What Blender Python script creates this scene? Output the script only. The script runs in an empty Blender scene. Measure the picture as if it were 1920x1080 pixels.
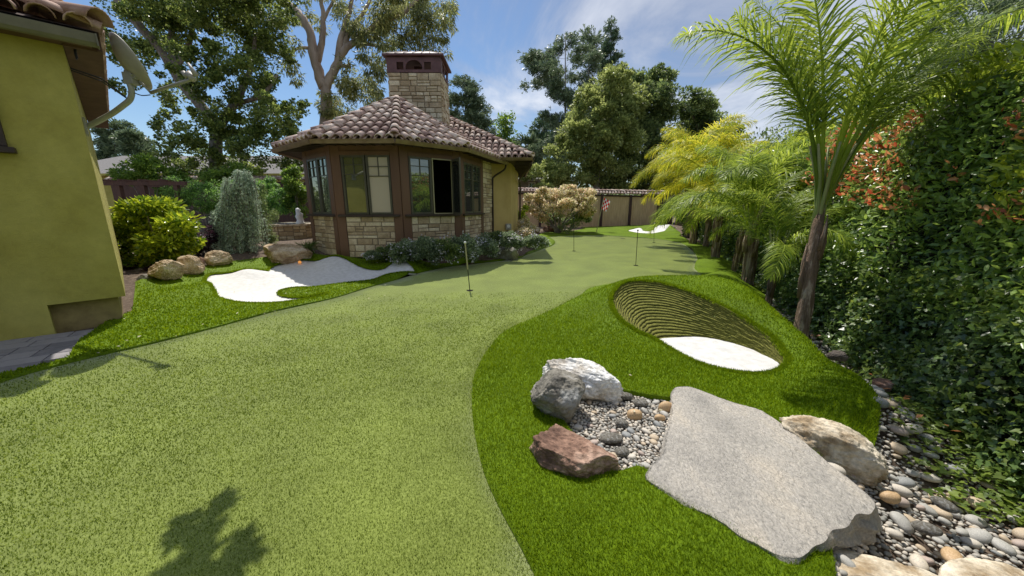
import bpy, math, random
import numpy as np
from mathutils import Vector, Matrix
from mathutils.geometry import delaunay_2d_cdt
R = np.random.RandomState(7); random.seed(7)
rad = math.radians
scn = bpy.context.scene; C = scn.collection
# ------------------------------------------------------------------ camera
F = 665.0; TH = rad(12.9); H = 1.45
cam = bpy.data.objects.new("camera", bpy.data.cameras.new("camera")); C.objects.link(cam)
cam.location = (0, 0, H); cam.rotation_euler = (rad(90) - TH, 0, 0)
cam.data.lens = F / 1920 * 36; cam.data.clip_start = .05; cam.data.clip_end = 1000
scn.camera = cam
# ------------------------------------------------------------------ light
SUN_EL = rad(62); SX, SY = -.29, .957           # horizontal direction towards the sun
sd = bpy.data.lights.new("sun", 'SUN'); sd.energy = 4.4; sd.angle = rad(.5); sd.color = (1, .95, .87)
so = bpy.data.objects.new("sun", sd); C.objects.link(so)
sv = Vector((SX * math.cos(SUN_EL), SY * math.cos(SUN_EL), math.sin(SUN_EL)))
so.rotation_euler = sv.to_track_quat('Z', 'Y').to_euler(); so.location = (0, 0, 20)
scn.view_settings.view_transform = 'Standard'; scn.view_settings.look = 'None'
scn.view_settings.exposure = .12; scn.view_settings.gamma = 1
w = bpy.data.worlds.new("World"); scn.world = w; w.use_nodes = True
def world():
    nt = w.node_tree; n = nt.nodes; L = nt.links; n.clear()
    def N(t, **k):
        a = n.new(t)
        for x, v in k.items(): setattr(a, x, v)
        return a
    out = N('ShaderNodeOutputWorld'); bg = N('ShaderNodeBackground'); bg.inputs[1].default_value = .145
    sky = N('ShaderNodeTexSky', sky_type='NISHITA'); sky.sun_disc = False
    sky.sun_elevation = SUN_EL; sky.sun_rotation = math.atan2(SX, SY); sky.air_density = 1.0
    sky.dust_density = .4; sky.ozone_density = 2.5
    hs = N('ShaderNodeHueSaturation'); hs.inputs['Saturation'].default_value = 1.12; hs.inputs['Value'].default_value = .74
    L.new(sky.outputs[0], hs.inputs['Color'])
    tc = N('ShaderNodeTexCoord'); sep = N('ShaderNodeSeparateXYZ'); L.new(tc.outputs['Generated'], sep.inputs[0])
    def M(op, a, b=None, c=None):
        m = N('ShaderNodeMath', operation=op)
        for i, v in enumerate((a, b, c)):
            if v is None: continue
            if isinstance(v, (int, float)): m.inputs[i].default_value = v
            else: L.new(v, m.inputs[i])
        return m.outputs[0]
    # project the direction on a cloud deck
    zc = M('MAXIMUM', M('ADD', sep.outputs[2], .12), .05)
    X = M('DIVIDE', sep.outputs[0], zc); Y = M('DIVIDE', sep.outputs[1], zc)
    cb = N('ShaderNodeCombineXYZ'); L.new(X, cb.inputs[0]); L.new(Y, cb.inputs[1])
    mp = N('ShaderNodeMapping'); mp.inputs['Scale'].default_value = (.85, .5, 1); mp.inputs['Rotation'].default_value = (0, 0, rad(-28))
    mp.inputs['Location'].default_value = (3.1, 1.2, 0)
    L.new(cb.outputs[0], mp.inputs[0])
    nz = N('ShaderNodeTexNoise'); nz.inputs['Scale'].default_value = 1.25; nz.inputs['Detail'].default_value = 9
    nz.inputs['Roughness'].default_value = .62; nz.inputs['Distortion'].default_value = .55
    L.new(mp.outputs[0], nz.inputs['Vector'])
    nz2 = N('ShaderNodeTexNoise'); nz2.inputs['Scale'].default_value = .55; nz2.inputs['Detail'].default_value = 3
    L.new(mp.outputs[0], nz2.inputs['Vector'])
    # more cloud high up, ahead and to the right
    bias = M('ADD', M('MULTIPLY', sep.outputs[0], .30), M('MULTIPLY', sep.outputs[2], .42))
    s = M('ADD', M('MULTIPLY', nz.outputs[0], .75), M('MULTIPLY', nz2.outputs[0], .45))
    s = M('ADD', s, bias)
    cr = N('ShaderNodeMapRange', interpolation_type='SMOOTHSTEP'); cr.inputs[1].default_value = .60; cr.inputs[2].default_value = .90
    L.new(s, cr.inputs[0])
    # a contrail: distance from a plane through the eye
    nx, ny, nzc = Vector(CON_N)
    d = M('ADD', M('ADD', M('MULTIPLY', sep.outputs[0], nx), M('MULTIPLY', sep.outputs[1], ny)), M('MULTIPLY', sep.outputs[2], nzc))
    d = M('ABSOLUTE', M('ADD', d, M('MULTIPLY', M('SUBTRACT', nz.outputs[0], .5), .035)))
    st = N('ShaderNodeMapRange', interpolation_type='SMOOTHSTEP'); st.inputs[1].default_value = .022; st.inputs[2].default_value = .002
    L.new(d, st.inputs[0])
    e = N('ShaderNodeMapRange', interpolation_type='SMOOTHSTEP'); e.inputs[1].default_value = -.24; e.inputs[2].default_value = -.12
    L.new(sep.outputs[0], e.inputs[0])
    e2 = N('ShaderNodeMapRange', interpolation_type='SMOOTHSTEP'); e2.inputs[1].default_value = .08; e2.inputs[2].default_value = -.02
    L.new(sep.outputs[0], e2.inputs[0])
    e3 = N('ShaderNodeMapRange'); e3.inputs[1].default_value = .4; e3.inputs[2].default_value = .62; L.new(nz.outputs[0], e3.inputs[0])
    trail = M('MULTIPLY', M('MULTIPLY', st.outputs[0], M('MULTIPLY', e.outputs[0], e2.outputs[0])), M('ADD', M('MULTIPLY', e3.outputs[0], .7), .3))
    fac = M('MINIMUM', M('MAXIMUM', M('MULTIPLY', cr.outputs[0], .74), M('MULTIPLY', trail, .6)), 1)
    cc = N('ShaderNodeMix', data_type='RGBA'); cc.inputs[6].default_value = (2.3, 2.6, 3.4, 1); cc.inputs[7].default_value = (5.9, 6.0, 6.3, 1)
    c2 = N('ShaderNodeMapRange'); c2.inputs[1].default_value = .4; c2.inputs[2].default_value = .68
    L.new(nz.outputs[0], c2.inputs[0]); L.new(c2.outputs[0], cc.inputs[0])
    mx = N('ShaderNodeMix', data_type='RGBA'); L.new(fac, mx.inputs[0]); L.new(hs.outputs[0], mx.inputs[6]); L.new(cc.outputs[2], mx.inputs[7])
    L.new(mx.outputs[2], bg.inputs[0]); L.new(bg.outputs[0], out.inputs[0])
# ------------------------------------------------------------------ helpers: where things stand
def ray(px, py):
    u = (px - 960) / F; v = -(py - 540) / F
    return np.array((u, math.cos(TH) + v * math.sin(TH), -math.sin(TH) + v * math.cos(TH)))
def W(px, py, z=0.):
    d = ray(px, py); t = (z - H) / d[2]; return np.array((d[0] * t, d[1] * t, z))
def WY(px, py, Y):
    d = ray(px, py); t = Y / d[1]; return np.array((d[0] * t, Y, H + d[2] * t))
def WP(px, py, p, n):
    d = ray(px, py); o = np.array((0, 0, H)); t = np.dot(np.array(p) - o, n) / np.dot(d, n); return o + d * t
a_ = ray(842, 112); b_ = ray(992, 190); CON_N = np.cross(a_, b_); CON_N = CON_N / np.linalg.norm(CON_N)
world()
# ------------------------------------------------------------------ tagging
def tag(o, label=None, cat=None, group=None, kind=None):
    for k, v in (('label', label), ('category', cat), ('group', group), ('kind', kind)):
        if v: o[k] = v
    return o
def thing(name, label, cat, loc=(0, 0, 0), rz=0, group=None):
    o = bpy.data.objects.new(name, None); C.objects.link(o); o.empty_display_size = .2
    o.location = loc; o.rotation_euler = (0, 0, rz); return tag(o, label, cat, group)
def link(name, me, m, parent=None):
    if m: me.materials.append(m)
    o = bpy.data.objects.new(name, me); C.objects.link(o)
    if parent is not None:
        o.parent = parent
        # geometry is written in world coordinates: keep it there
        o.matrix_parent_inverse = (Matrix.Translation(parent.location) @ parent.rotation_euler.to_matrix().to_4x4()).inverted()
    return o
def raw(name, V, T, m, parent=None, smooth=False):
    """numpy triangles -> object"""
    V = np.asarray(V, np.float32); T = np.asarray(T, np.int32)
    me = bpy.data.meshes.new(name); n = len(T); k = T.shape[1]
    me.vertices.add(len(V)); me.vertices.foreach_set('co', V.ravel())
    me.loops.add(n * k); me.loops.foreach_set('vertex_index', T.ravel())
    me.polygons.add(n); me.polygons.foreach_set('loop_start', np.arange(0, n * k, k, dtype=np.int32))
    me.polygons.foreach_set('loop_total', np.full(n, k, np.int32))
    if smooth: me.polygons.foreach_set('use_smooth', np.ones(n, bool))
    me.update(calc_edges=True)
    return link(name, me, m, parent)
class MB:
    def __init__(s): s.v = []; s.f = []
    def add(s, V, Fc):
        o = len(s.v); s.v += [tuple(map(float, p)) for p in V]; s.f += [tuple(i + o for i in f) for f in Fc]; return s
    def box(s, c, d, ax=None):
        """c centre, d half sizes, ax optional 3 axis vectors"""
        c = np.array(c, float); A = np.eye(3) if ax is None else np.array(ax, float)
        V = [c + sx * d[0] * A[0] + sy * d[1] * A[1] + sz * d[2] * A[2] for sx in (-1, 1) for sy in (-1, 1) for sz in (-1, 1)]
        return s.add(V, [(0, 1, 3, 2), (4, 6, 7, 5), (0, 4, 5, 1), (2, 3, 7, 6), (0, 2, 6, 4), (1, 5, 7, 3)])
    def prism(s, P, z0, z1):
        n = len(P); V = [(p[0], p[1], z0) for p in P] + [(p[0], p[1], z1) for p in P]
        return s.add(V, [tuple(range(n))[::-1], tuple(range(n, 2 * n))] + [(i, (i + 1) % n, n + (i + 1) % n, n + i) for i in range(n)])
    def tube(s, P, r, seg=8, wob=0, cap=True):
        P = [np.array(p, float) for p in P]; n = len(P); r = r if hasattr(r, '__len__') else [r] * n
        V = []; Fc = []; up = np.array((0, 0, 1.)); prev = None
        for i, p in enumerate(P):
            t = P[min(i + 1, n - 1)] - P[max(i - 1, 0)]; t = t / (np.linalg.norm(t) + 1e-9)
            a = np.cross(t, up if prev is None else np.cross(prev, t))
            if prev is not None: a = prev - t * np.dot(prev, t)
            if np.linalg.norm(a) < 1e-3: a = np.cross(t, (1, 0, 0))
            a = a / np.linalg.norm(a); prev = a; b = np.cross(t, a)
            for k in range(seg):
                q = 2 * math.pi * k / seg; rr = r[i] * (1 + wob * (R.rand() - .5))
                V.append(p + rr * (math.cos(q) * a + math.sin(q) * b))
        for i in range(n - 1):
            for k in range(seg):
                Fc.append((i * seg + k, i * seg + (k + 1) % seg, (i + 1) * seg + (k + 1) % seg, (i + 1) * seg + k))
        if cap: Fc += [tuple(range(seg))[::-1], tuple((n - 1) * seg + k for k in range(seg))]
        return s.add(V, Fc)
    def build(s, name, m, parent=None, smooth=False, bevel=0):
        me = bpy.data.meshes.new(name); me.from_pydata(s.v, [], s.f); me.update()
        if smooth:
            me.polygons.foreach_set('use_smooth', np.ones(len(me.polygons), bool))
        o = link(name, me, m, parent)
        if bevel:
            b = o.modifiers.new('bevel', 'BEVEL'); b.width = bevel; b.segments = 2; b.limit_method = 'ANGLE'
        return o
# ------------------------------------------------------------------ numpy value noise
_T = R.rand(64, 64, 64).astype(np.float32)
def vnoise(P):
    P = np.asarray(P, float); i = np.floor(P).astype(int); f = P - i; f = f * f * (3 - 2 * f); r = 0
    for dx in (0, 1):
        for dy in (0, 1):
            for dz in (0, 1):
                wgt = (f[:, 0] if dx else 1 - f[:, 0]) * (f[:, 1] if dy else 1 - f[:, 1]) * (f[:, 2] if dz else 1 - f[:, 2])
                r = r + wgt * _T[(i[:, 0] + dx) % 64, (i[:, 1] + dy) % 64, (i[:, 2] + dz) % 64]
    return r
def fbm(P, o=4, rough=.5):
    a = 1.; s = 0; t = 0; P = np.asarray(P, float)
    for k in range(o): s = s + a * (vnoise(P + 17.3 * k) - .5); t += a; a *= rough; P = P * 2.03
    return s / t * 2
# ------------------------------------------------------------------ materials
def mat(name, c1, c2=None, scale=5, rough=.8, bump=0, bscale=None, detail=6, c3=None, island=False, obj=False, trans=0, spec=.5,
        metal=0, stretch=None, tcol=None, pos=(.35, .65), bdist=.01, coat=0, vor=0, rot=None, speck=0, skl=60, sheen=0):
    m = bpy.data.materials.new(name); m.use_nodes = True; nt = m.node_tree; n = nt.nodes; L = nt.links
    bs = n['Principled BSDF']; bs.inputs['Roughness'].default_value = rough; bs.inputs['Specular IOR Level'].default_value = spec
    bs.inputs['Metallic'].default_value = metal; bs.inputs['Coat Weight'].default_value = coat
    bs.inputs['Sheen Weight'].default_value = sheen; bs.inputs['Sheen Roughness'].default_value = .4; bs.inputs['Sheen Tint'].default_value = (.93, 1, .65, 1); c1 = tuple(c1) + (1,); bs.inputs['Base Color'].default_value = c1; col = None
    tc = n.new('ShaderNodeTexCoord'); mp = n.new('ShaderNodeMapping'); L.new(tc.outputs['Object'], mp.inputs[0])
    if stretch: mp.inputs['Scale'].default_value = stretch
    if rot: mp.inputs['Rotation'].default_value = rot
    if c2 is not None:
        nz = n.new('ShaderNodeTexNoise'); nz.inputs['Scale'].default_value = scale; nz.inputs['Detail'].default_value = detail
        nz.inputs['Roughness'].default_value = .6; L.new(mp.outputs[0], nz.inputs['Vector'])
        cr = n.new('ShaderNodeValToRGB'); e = cr.color_ramp.elements; e[0].color = c1; e[0].position = pos[0]
        e[1].color = tuple(c2) + (1,); e[1].position = pos[1]
        fac = nz.outputs[0]
        if c3 is not None:
            x = e.new((pos[0] + pos[1]) / 2 + .02); x.color = tuple(c3) + (1,)
        if island or obj:
            g = n.new('ShaderNodeNewGeometry' if island else 'ShaderNodeObjectInfo')
            mm = n.new('ShaderNodeMath'); mm.operation = 'MULTIPLY_ADD'; L.new(g.outputs['Random Per Island' if island else 'Random'], mm.inputs[0])
            mm.inputs[1].default_value = (pos[1] - pos[0]) * 1.3
            m2 = n.new('ShaderNodeMath'); m2.operation = 'MULTIPLY_ADD'; L.new(fac, m2.inputs[0]); m2.inputs[1].default_value = .6
            m2.inputs[2].default_value = .2 - (pos[1] - pos[0]) * .65; L.new(m2.outputs[0], mm.inputs[2]); fac = mm.outputs[0]
        L.new(fac, cr.inputs[0]); col = cr.outputs[0]
        if speck:
            z = n.new('ShaderNodeTexNoise'); z.inputs['Scale'].default_value = skl; z.inputs['Detail'].default_value = 5; z.inputs['Roughness'].default_value = .7; L.new(mp.outputs[0], z.inputs['Vector'])
            r_ = n.new('ShaderNodeMapRange'); r_.inputs[1].default_value = .34; r_.inputs[2].default_value = .66; r_.inputs[3].default_value = 1 - speck; r_.inputs[4].default_value = 1 + speck; L.new(z.outputs[0], r_.inputs[0])
            h_ = n.new('ShaderNodeHueSaturation'); L.new(r_.outputs[0], h_.inputs['Value']); L.new(col, h_.inputs['Color']); col = h_.outputs[0]
        L.new(col, bs.inputs['Base Color'])
    if bump:
        nb = n.new('ShaderNodeTexNoise') if not vor else n.new('ShaderNodeTexVoronoi'); nb.inputs['Scale'].default_value = bscale or scale * 4
        if not vor: nb.inputs['Detail'].default_value = 8; nb.inputs['Roughness'].default_value = .65
        L.new(mp.outputs[0], nb.inputs['Vector'])
        bp = n.new('ShaderNodeBump'); bp.inputs['Strength'].default_value = bump; bp.inputs['Distance'].default_value = bdist
        L.new(nb.outputs[0], bp.inputs['Height']); L.new(bp.outputs[0], bs.inputs['Normal'])
    if trans:
        tr = n.new('ShaderNodeBsdfTranslucent'); ms = n.new('ShaderNodeMixShader'); ms.inputs[0].default_value = trans
        if col is not None:
            hs = n.new('ShaderNodeHueSaturation'); hs.inputs['Value'].default_value = 1.7; hs.inputs['Hue'].default_value = .487; L.new(col, hs.inputs['Color']); L.new(hs.outputs[0], tr.inputs[0])
        else: tr.inputs[0].default_value = c1
        L.new(bs.outputs[0], ms.inputs[1]); L.new(tr.outputs[0], ms.inputs[2]); L.new(ms.outputs[0], n['Material Output'].inputs[0])
    return m
def leafm(name, a, b, scale=.8, c3=None, trans=.45, rough=.42, spec=.5):
    return mat(name, a, b, scale=scale, island=True, trans=trans, rough=rough, c3=c3, spec=spec, pos=(.3, .7))
M = {}
def turf(name, a, b, sc, rough, vr, mid):
    m = mat(name, a, b, sc, rough, .5, 350, pos=(.33, .67), bdist=.008, spec=.12, c3=mid, sheen=.62 if 'putting' in name else .03)
    nt = m.node_tree; n = nt.nodes; L = nt.links; bs = n['Principled BSDF']; src = bs.inputs['Base Color'].links[0].from_socket
    mp = [x for x in n if x.type == 'MAPPING'][0]
    z = n.new('ShaderNodeTexNoise'); z.inputs['Scale'].default_value = 1.7; z.inputs['Detail'].default_value = 5; L.new(mp.outputs[0], z.inputs['Vector'])
    r = n.new('ShaderNodeMapRange'); r.inputs[1].default_value = .3; r.inputs[2].default_value = .7; r.inputs[3].default_value = vr[0]; r.inputs[4].default_value = vr[1]; L.new(z.outputs[0], r.inputs[0])
    h = n.new('ShaderNodeHueSaturation'); L.new(r.outputs[0], h.inputs['Value']); L.new(src, h.inputs['Color']); L.new(h.outputs[0], bs.inputs['Base Color'])
    return m
M['green'] = turf('putting turf', (.130, .167, .022), (.268, .318, .072), 75, .5, (.80, 1.2), (.192, .240, .044))
M['fringe'] = turf('fringe turf', (.075, .13, .0012), (.15, .235, .003), 60, .6, (.82, 1.18), (.11, .18, .002))
M['blade'] = mat('turf blades', (.10, .175, .003), (.235, .34, .010), 3, .6, island=True, trans=.35, spec=.15, pos=(.3, .7))
M['gblade'] = mat('putting blades', (.094, .148, .008), (.38, .465, .10), 3, .45, island=True, trans=.3, spec=.4, pos=(.3, .7))
M['sod'] = mat('stacked sod', (.15, .155, .02), (.36, .35, .06), 60, .85, .9, 200, bdist=.02)
M['sand'] = mat('white sand', (.66, .65, .62), (.80, .79, .77), 14, .9, .6, 190, bdist=.015, speck=.06, skl=150)
M['soil'] = mat('mulch soil', (.09, .06, .04), (.24, .18, .13), 18, .95, .9, 60, c3=(.14, .10, .07), bdist=.03)
M['dirt'] = mat('gravel bed soil', (.16, .13, .10), (.30, .26, .21), 30, .95, .8, 120, bdist=.02)
M['paver'] = mat('paver stone', (.17, .16, .17), (.30, .28, .28), 9, .8, .5, 90, island=True)
M['olive'] = mat('olive stucco', (.39, .34, .072), (.48, .43, .11), 1.6, .9, .5, 70, bdist=.012, speck=.08, skl=9)
M['stain'] = mat('stained stucco', (.20, .15, .06), (.36, .28, .11), 5, .9, .3, 60)
M['ochre'] = mat('ochre stucco', (.46, .33, .12), (.54, .40, .16), 2, .9, .35, 100, bdist=.006)
M['gutter'] = mat('olive metal gutter', (.14, .13, .085), (.20, .18, .12), 6, .5, spec=.5)
M['cgutter'] = mat('copper gutter', (.17, .11, .06), (.26, .19, .11), 5, .45, metal=.3)
M['rust'] = mat('rusted copper sheet', (.12, .055, .05), (.17, .08, .075), 5, .5, metal=.2)
M['capm'] = mat('pale standing seam metal', (.34, .28, .25), (.44, .37, .33), 6, .5)
M['brown'] = mat('brown timber', (.125, .064, .035), (.175, .09, .05), 3, .6, .25, 60, stretch=(1, 1, .1))
M['dbrown'] = mat('dark timber', (.035, .022, .016), (.055, .034, .024), 6, .6, .2, 60)
M['soffit'] = mat('soffit boards', (.09, .045, .032), (.14, .075, .05), 6, .75, .2, 40)
M['frame'] = mat('olive bronze frame', (.075, .07, .045), (.095, .088, .058), 10, .45)
M['glass'] = mat('window glass', (.24, .26, .22), rough=.02, metal=.85)
M['blind'] = mat('cream blind', (.55, .47, .35), rough=.25, coat=.3)
M['ash'] = mat('ashlar stone', (.40, .30, .18), (.70, .60, .42), 5, .85, .6, 45, island=True, c3=(.58, .47, .31), bdist=.015, speck=.18, skl=25)
M['mortar'] = mat('mortar', (.20, .16, .11), (.27, .22, .16), 12, .95)
M['tile'] = mat('clay roof tile', (.36, .23, .185), (.80, .65, .53), 7, .8, .3, 50, island=True, c3=(.60, .44, .35), speck=.15, skl=40)
M['tilel'] = mat('weathered clay tile', (.34, .20, .14), (.62, .44, .34), 8, .8, .5, 70, island=True)
M['under'] = mat('roof underlay', (.06, .035, .028), rough=.9)
M['fence'] = mat('bamboo fence panel', (.44, .29, .15), (.68, .49, .28), 5, .8, .3, 40, stretch=(9, 9, .35))
M['post'] = mat('dark red post', (.05, .022, .018), (.07, .03, .025), 5, .7)
M['rwood'] = mat('red stained wood', (.075, .035, .025), (.12, .06, .04), 5, .7, .2, 30, stretch=(3, 3, .4))
M['house'] = mat('taupe siding', (.25, .22, .18), (.29, .26, .21), 3, .9)
M['shingle'] = mat('grey shingle roof', (.16, .15, .145), (.25, .235, .22), 12, .9, .4, 40)
M['bark'] = mat('grey oak bark', (.15, .125, .105), (.36, .32, .28), 7, .9, .9, 22, stretch=(1, 1, .4), bdist=.06)
M['ebark'] = mat('pale peeling bark', (.26, .19, .14), (.56, .46, .39), 1.6, .75, .5, 10, stretch=(1, 1, .3), c3=(.42, .33, .27), bdist=.05)
M['pbark'] = mat('palm fibre bark', (.22, .145, .09), (.58, .45, .33), 14, .9, 1, 30, stretch=(1.6, 1.6, .14), c3=(.30, .20, .14), bdist=.06, pos=(.4, .6))
M['pboot'] = mat('palm leaf base', (.20, .26, .07), (.36, .33, .15), 6, .6, .2, 40, stretch=(2, 2, .3))
M['palmleaf'] = leafm('palm leaflets', (0.0978, 0.1667, 0.0207), (0.3680, 0.4600, 0.0633), 1.5, trans=.45, rough=.42, spec=.3)
M['palmyel'] = leafm('yellowed palm leaflets', (0.1811, 0.2536, 0.0182), (0.6038, 0.5675, 0.0483), 1.5, trans=.5, rough=.45, spec=.3)
M['oak'] = leafm('oak leaves', (0.0537, 0.0978, 0.0245), (0.2810, 0.3544, 0.0855), .5)
M['euc'] = leafm('eucalyptus leaves', (0.0862, 0.1207, 0.0431), (0.3277, 0.3450, 0.1294), .35)
M['pine'] = leafm('pine needles', (0.0648, 0.1080, 0.0540), (0.2592, 0.3348, 0.1836), .4, trans=.2)
M['redw'] = leafm('redwood needles', (0.0493, 0.1008, 0.0582), (0.2016, 0.2800, 0.1344), .5, trans=.2)
M['lgt'] = leafm('light broad leaves', (0.1329, 0.1798, 0.0469), (0.4062, 0.4688, 0.1562), .35, trans=.4)
M['drk'] = leafm('dark broad leaves', (0.0623, 0.1077, 0.0397), (0.2410, 0.3117, 0.0992), .4)
M['bright'] = leafm('bright young leaves', (0.0700, 0.1500, 0.0200), (0.2200, 0.3300, 0.0500), .8)
M['citrus'] = leafm('glossy lemon leaves', (0.0872, 0.1680, 0.0128), (0.5231, 0.6157, 0.0388), 1.5, trans=.35, rough=.28)
M['cedar'] = leafm('blue grey needles', (0.1631, 0.2501, 0.1631), (0.6090, 0.7177, 0.5220), 2.2, trans=.15, rough=.6)
M['weep'] = leafm('weeping dark leaves', (0.0468, 0.1170, 0.0328), (0.2340, 0.4446, 0.0820), 1.2)
M['purple'] = leafm('purple black leaves', (0.0220, 0.0100, 0.0140), (0.0700, 0.0300, 0.0400), 3)
M['pinkl'] = leafm('pale pink maple leaves', (0.2100, 0.2210, 0.0650), (0.7500, 0.6110, 0.4290), 1.0, c3=(.58, .54, .30))
M['hedge'] = leafm('photinia leaves', (0.0773, 0.1367, 0.0371), (0.2986, 0.4393, 0.0814), 1.0, trans=.35, rough=.3, spec=.6)
M['hedgey'] = leafm('young and sunlit hedge leaves', (0.1547, 0.2407, 0.0206), (0.4468, 0.5157, 0.0516), 1.4, trans=.35, rough=.3)
M['redl'] = leafm('red shoots', (.40, .10, .035), (.68, .34, .13), 2, trans=.4, rough=.35)
M['ivy'] = leafm('ivy leaves', (0.0479, 0.0899, 0.0304), (0.1845, 0.2890, 0.0694), 1.2, trans=.3, rough=.33, spec=.6)
M['ivyb'] = leafm('bright ivy leaves', (0.0693, 0.1232, 0.0198), (0.2178, 0.2904, 0.0495), 1.2, trans=.4, rough=.4)
M['core'] = mat('inner shade', (.018, .022, .010), (.03, .034, .016), 8, .95)
M['flowr'] = mat('flowers', (.50, .48, .56), (.75, .73, .78), 4, .7, island=True, trans=.3)
M['grass'] = leafm('strap leaves', (0.0600, 0.1000, 0.0200), (0.2000, 0.2800, 0.0700), 2)
M['sage'] = leafm('sage leaves', (0.0900, 0.1350, 0.0720), (0.3060, 0.3780, 0.2160), 2)
M['white'] = mat('white paint', (.78, .78, .76), rough=.4); M['wcloth'] = mat('white flag cloth', (.8, .8, .8), rough=.8, trans=.5)
M['black'] = mat('black metal', (.02, .02, .02), rough=.35)
M['cream_and_glint'] = mat('cream paint and pin glint', (.42, .38, .22), rough=.4)
M['red'] = mat('red flag cloth', (.70, .04, .06), rough=.8, trans=.5)
M['dish'] = mat('grey dish paint', (.36, .33, .28), (.42, .39, .33), 12, .5, .1, 40)
M['galv'] = mat('weathered metal', (.30, .29, .25), (.40, .385, .335), 12, .5)
M['water'] = mat('blue spa water', (.02, .09, .28), rough=.05, coat=1)
M['statue'] = mat('white stone', (.62, .62, .63), (.75, .75, .76), 12, .8, .5, 50)
M['amber'] = mat('amber lamp lens', (.8, .25, .04), rough=.3)
nb = M['amber'].node_tree.nodes['Principled BSDF']; nb.inputs['Emission Color'].default_value = (1, .42, .1, 1); nb.inputs['Emission Strength'].default_value = .5
M['petal'] = mat('dry pale leaf', (.50, .45, .28), (.66, .62, .46), 4, .8, obj=True, trans=.2)
def stonem(name, a, b, c3, sc=4, bump=.7, bs=18, bd=.03, rough=.85, **k): return mat(name, a, b, sc, rough, bump, bs, c3=c3, bdist=bd, detail=10, **{**dict(pos=(.38, .62), speck=.28, skl=38), **k})
M['rwhite'] = stonem('white limestone', (.52, .46, .38), (.88, .87, .85), (.80, .78, .74), 5)
M['rgrey'] = stonem('grey blue stone', (.13, .12, .10), (.38, .38, .36), (.25, .23, .19), 4)
M['rred'] = stonem('red brown stone', (.14, .075, .05), (.48, .32, .235), (.30, .175, .12), 5)
M['rtan'] = stonem('tan boulder', (.30, .20, .11), (.66, .55, .40), (.50, .38, .24), 4)
M['rcream'] = stonem('cream quartz rock', (.33, .24, .14), (.76, .68, .54), (.64, .55, .41), 6)
M['rdark'] = stonem('dark boulder', (.07, .055, .045), (.20, .165, .14), (.12, .10, .085), 3)
M['slab'] = stonem('grey slab', (.35, .33, .30), (.70, .615, .50), (.54, .50, .44), 3.6, 1, 70, .03, stretch=(1, .5, 1), rot=(0, 0, rad(38)), speck=.24, skl=80, pos=(.27, .73))
M['pebble'] = mat('river stone', (.22, .215, .20), (.66, .58, .46), 9, .62, .15, 60, c3=(.43, .40, .35), obj=True)
M['pebbles'] = mat('river pebbles', (.24, .235, .21), (.62, .55, .45), 9, .7, .2, 60, c3=(.42, .39, .34), island=True)
M['ptan'] = mat('tan river stone', (.45, .29, .14), (.60, .42, .24), 9, .6, .1, 60)
# ------------------------------------------------------------------ curves & polygons
def spline(P, n=8, closed=True):
    P = np.array(P, float); m = len(P); out = []
    for i in range(m if closed else m - 1):
        g = lambda k: P[k % m] if closed else P[min(max(k, 0), m - 1)]
        a, b, c, d = g(i - 1), g(i), g(i + 1), g(i + 2)
        for k in range(n):
            t = k / n
            out.append(.5 * ((2 * b) + (-a + c) * t + (2 * a - 5 * b + 4 * c - d) * t * t + (-a + 3 * b - 3 * c + d) * t ** 3))
    if not closed: out.append(P[-1])
    return np.array(out)
def inside(P, poly):
    x, y = P[:, 0], P[:, 1]; r = np.zeros(len(P), bool); n = len(poly)
    for i in range(n):
        x1, y1 = poly[i][:2]; x2, y2 = poly[(i + 1) % n][:2]
        if y1 == y2: continue
        c = ((y1 > y) != (y2 > y)) & (x < (x2 - x1) * (y - y1) / (y2 - y1) + x1); r ^= c
    return r
def region(P, outer, holes=()):
    r = inside(P, outer)
    for h in holes: r &= ~inside(P, h)
    return r
def wl(L): return [W(*p)[:3] for p in L]
# ------------------------------------------------------------------ outlines on the ground (world metres)
edgeL = [(0, 719), (60, 700), (165, 673), (265, 650), (330, 634), (400, 616), (465, 598), (525, 582), (624, 560), (689, 540), (736, 527), (790, 511), (843, 500), (895, 494), (940, 489), (975, 484), (984, 478), (990, 473), (1016, 467), (1034, 461), (1041, 455), (1036, 449), (1028, 445), (1045, 443)]
edgeT = [(1066, 442), (1120, 441), (1170, 444), (1232, 448), (1274, 455), (1291, 464), (1304, 477), (1308, 490), (1302, 503)]
edgeR = [(1086, 557), (1026, 587), (950, 622), (915, 660), (893, 700), (885, 740), (888, 800), (905, 880), (935, 950), (970, 1015), (1003, 1080)]
EL = wl(edgeL); ET = wl(edgeT); ER = wl(edgeR)
hid = [np.array((4.0, 7.3, 0)), np.array((3.3, 6.95, 0)), np.array((2.3, 6.75, 0)), np.array((1.5, 6.35, 0))]
sEL = spline(EL, 6, False); sETR = spline(ET + hid + ER, 6, False)
rim = [(1145, 560, .27), (1154, 543, .36), (1180, 530, .43), (1240, 533, .44), (1310, 555, .38), (1380, 590, .26), (1440, 632, .13), (1468, 663, .06), (1476, 684, .02), (1440, 703, 0), (1370, 700, 0), (1300, 680, 0), (1232, 642, .02), (1195, 625, .06), (1165, 603, .13), (1148, 580, .19)]
RIM = spline([W(*p) for p in rim], 8)
flo = [(1231, 640, -.03), (1232, 639, -.03), (1240, 634, -.03), (1270, 632, -.03), (1310, 632, -.03), (1355, 638, -.03), (1405, 652, -.03), (1440, 668, -.03), (1462, 687, -.03), (1440, 704, -.03), (1370, 701, -.03), (1300, 681, -.03), (1233, 643, -.03), (1232, 642, -.03), (1231, 641, -.03), (1230, 640.5, -.03)]
FLO = spline([W(*p) for p in flo], 8)
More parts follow.
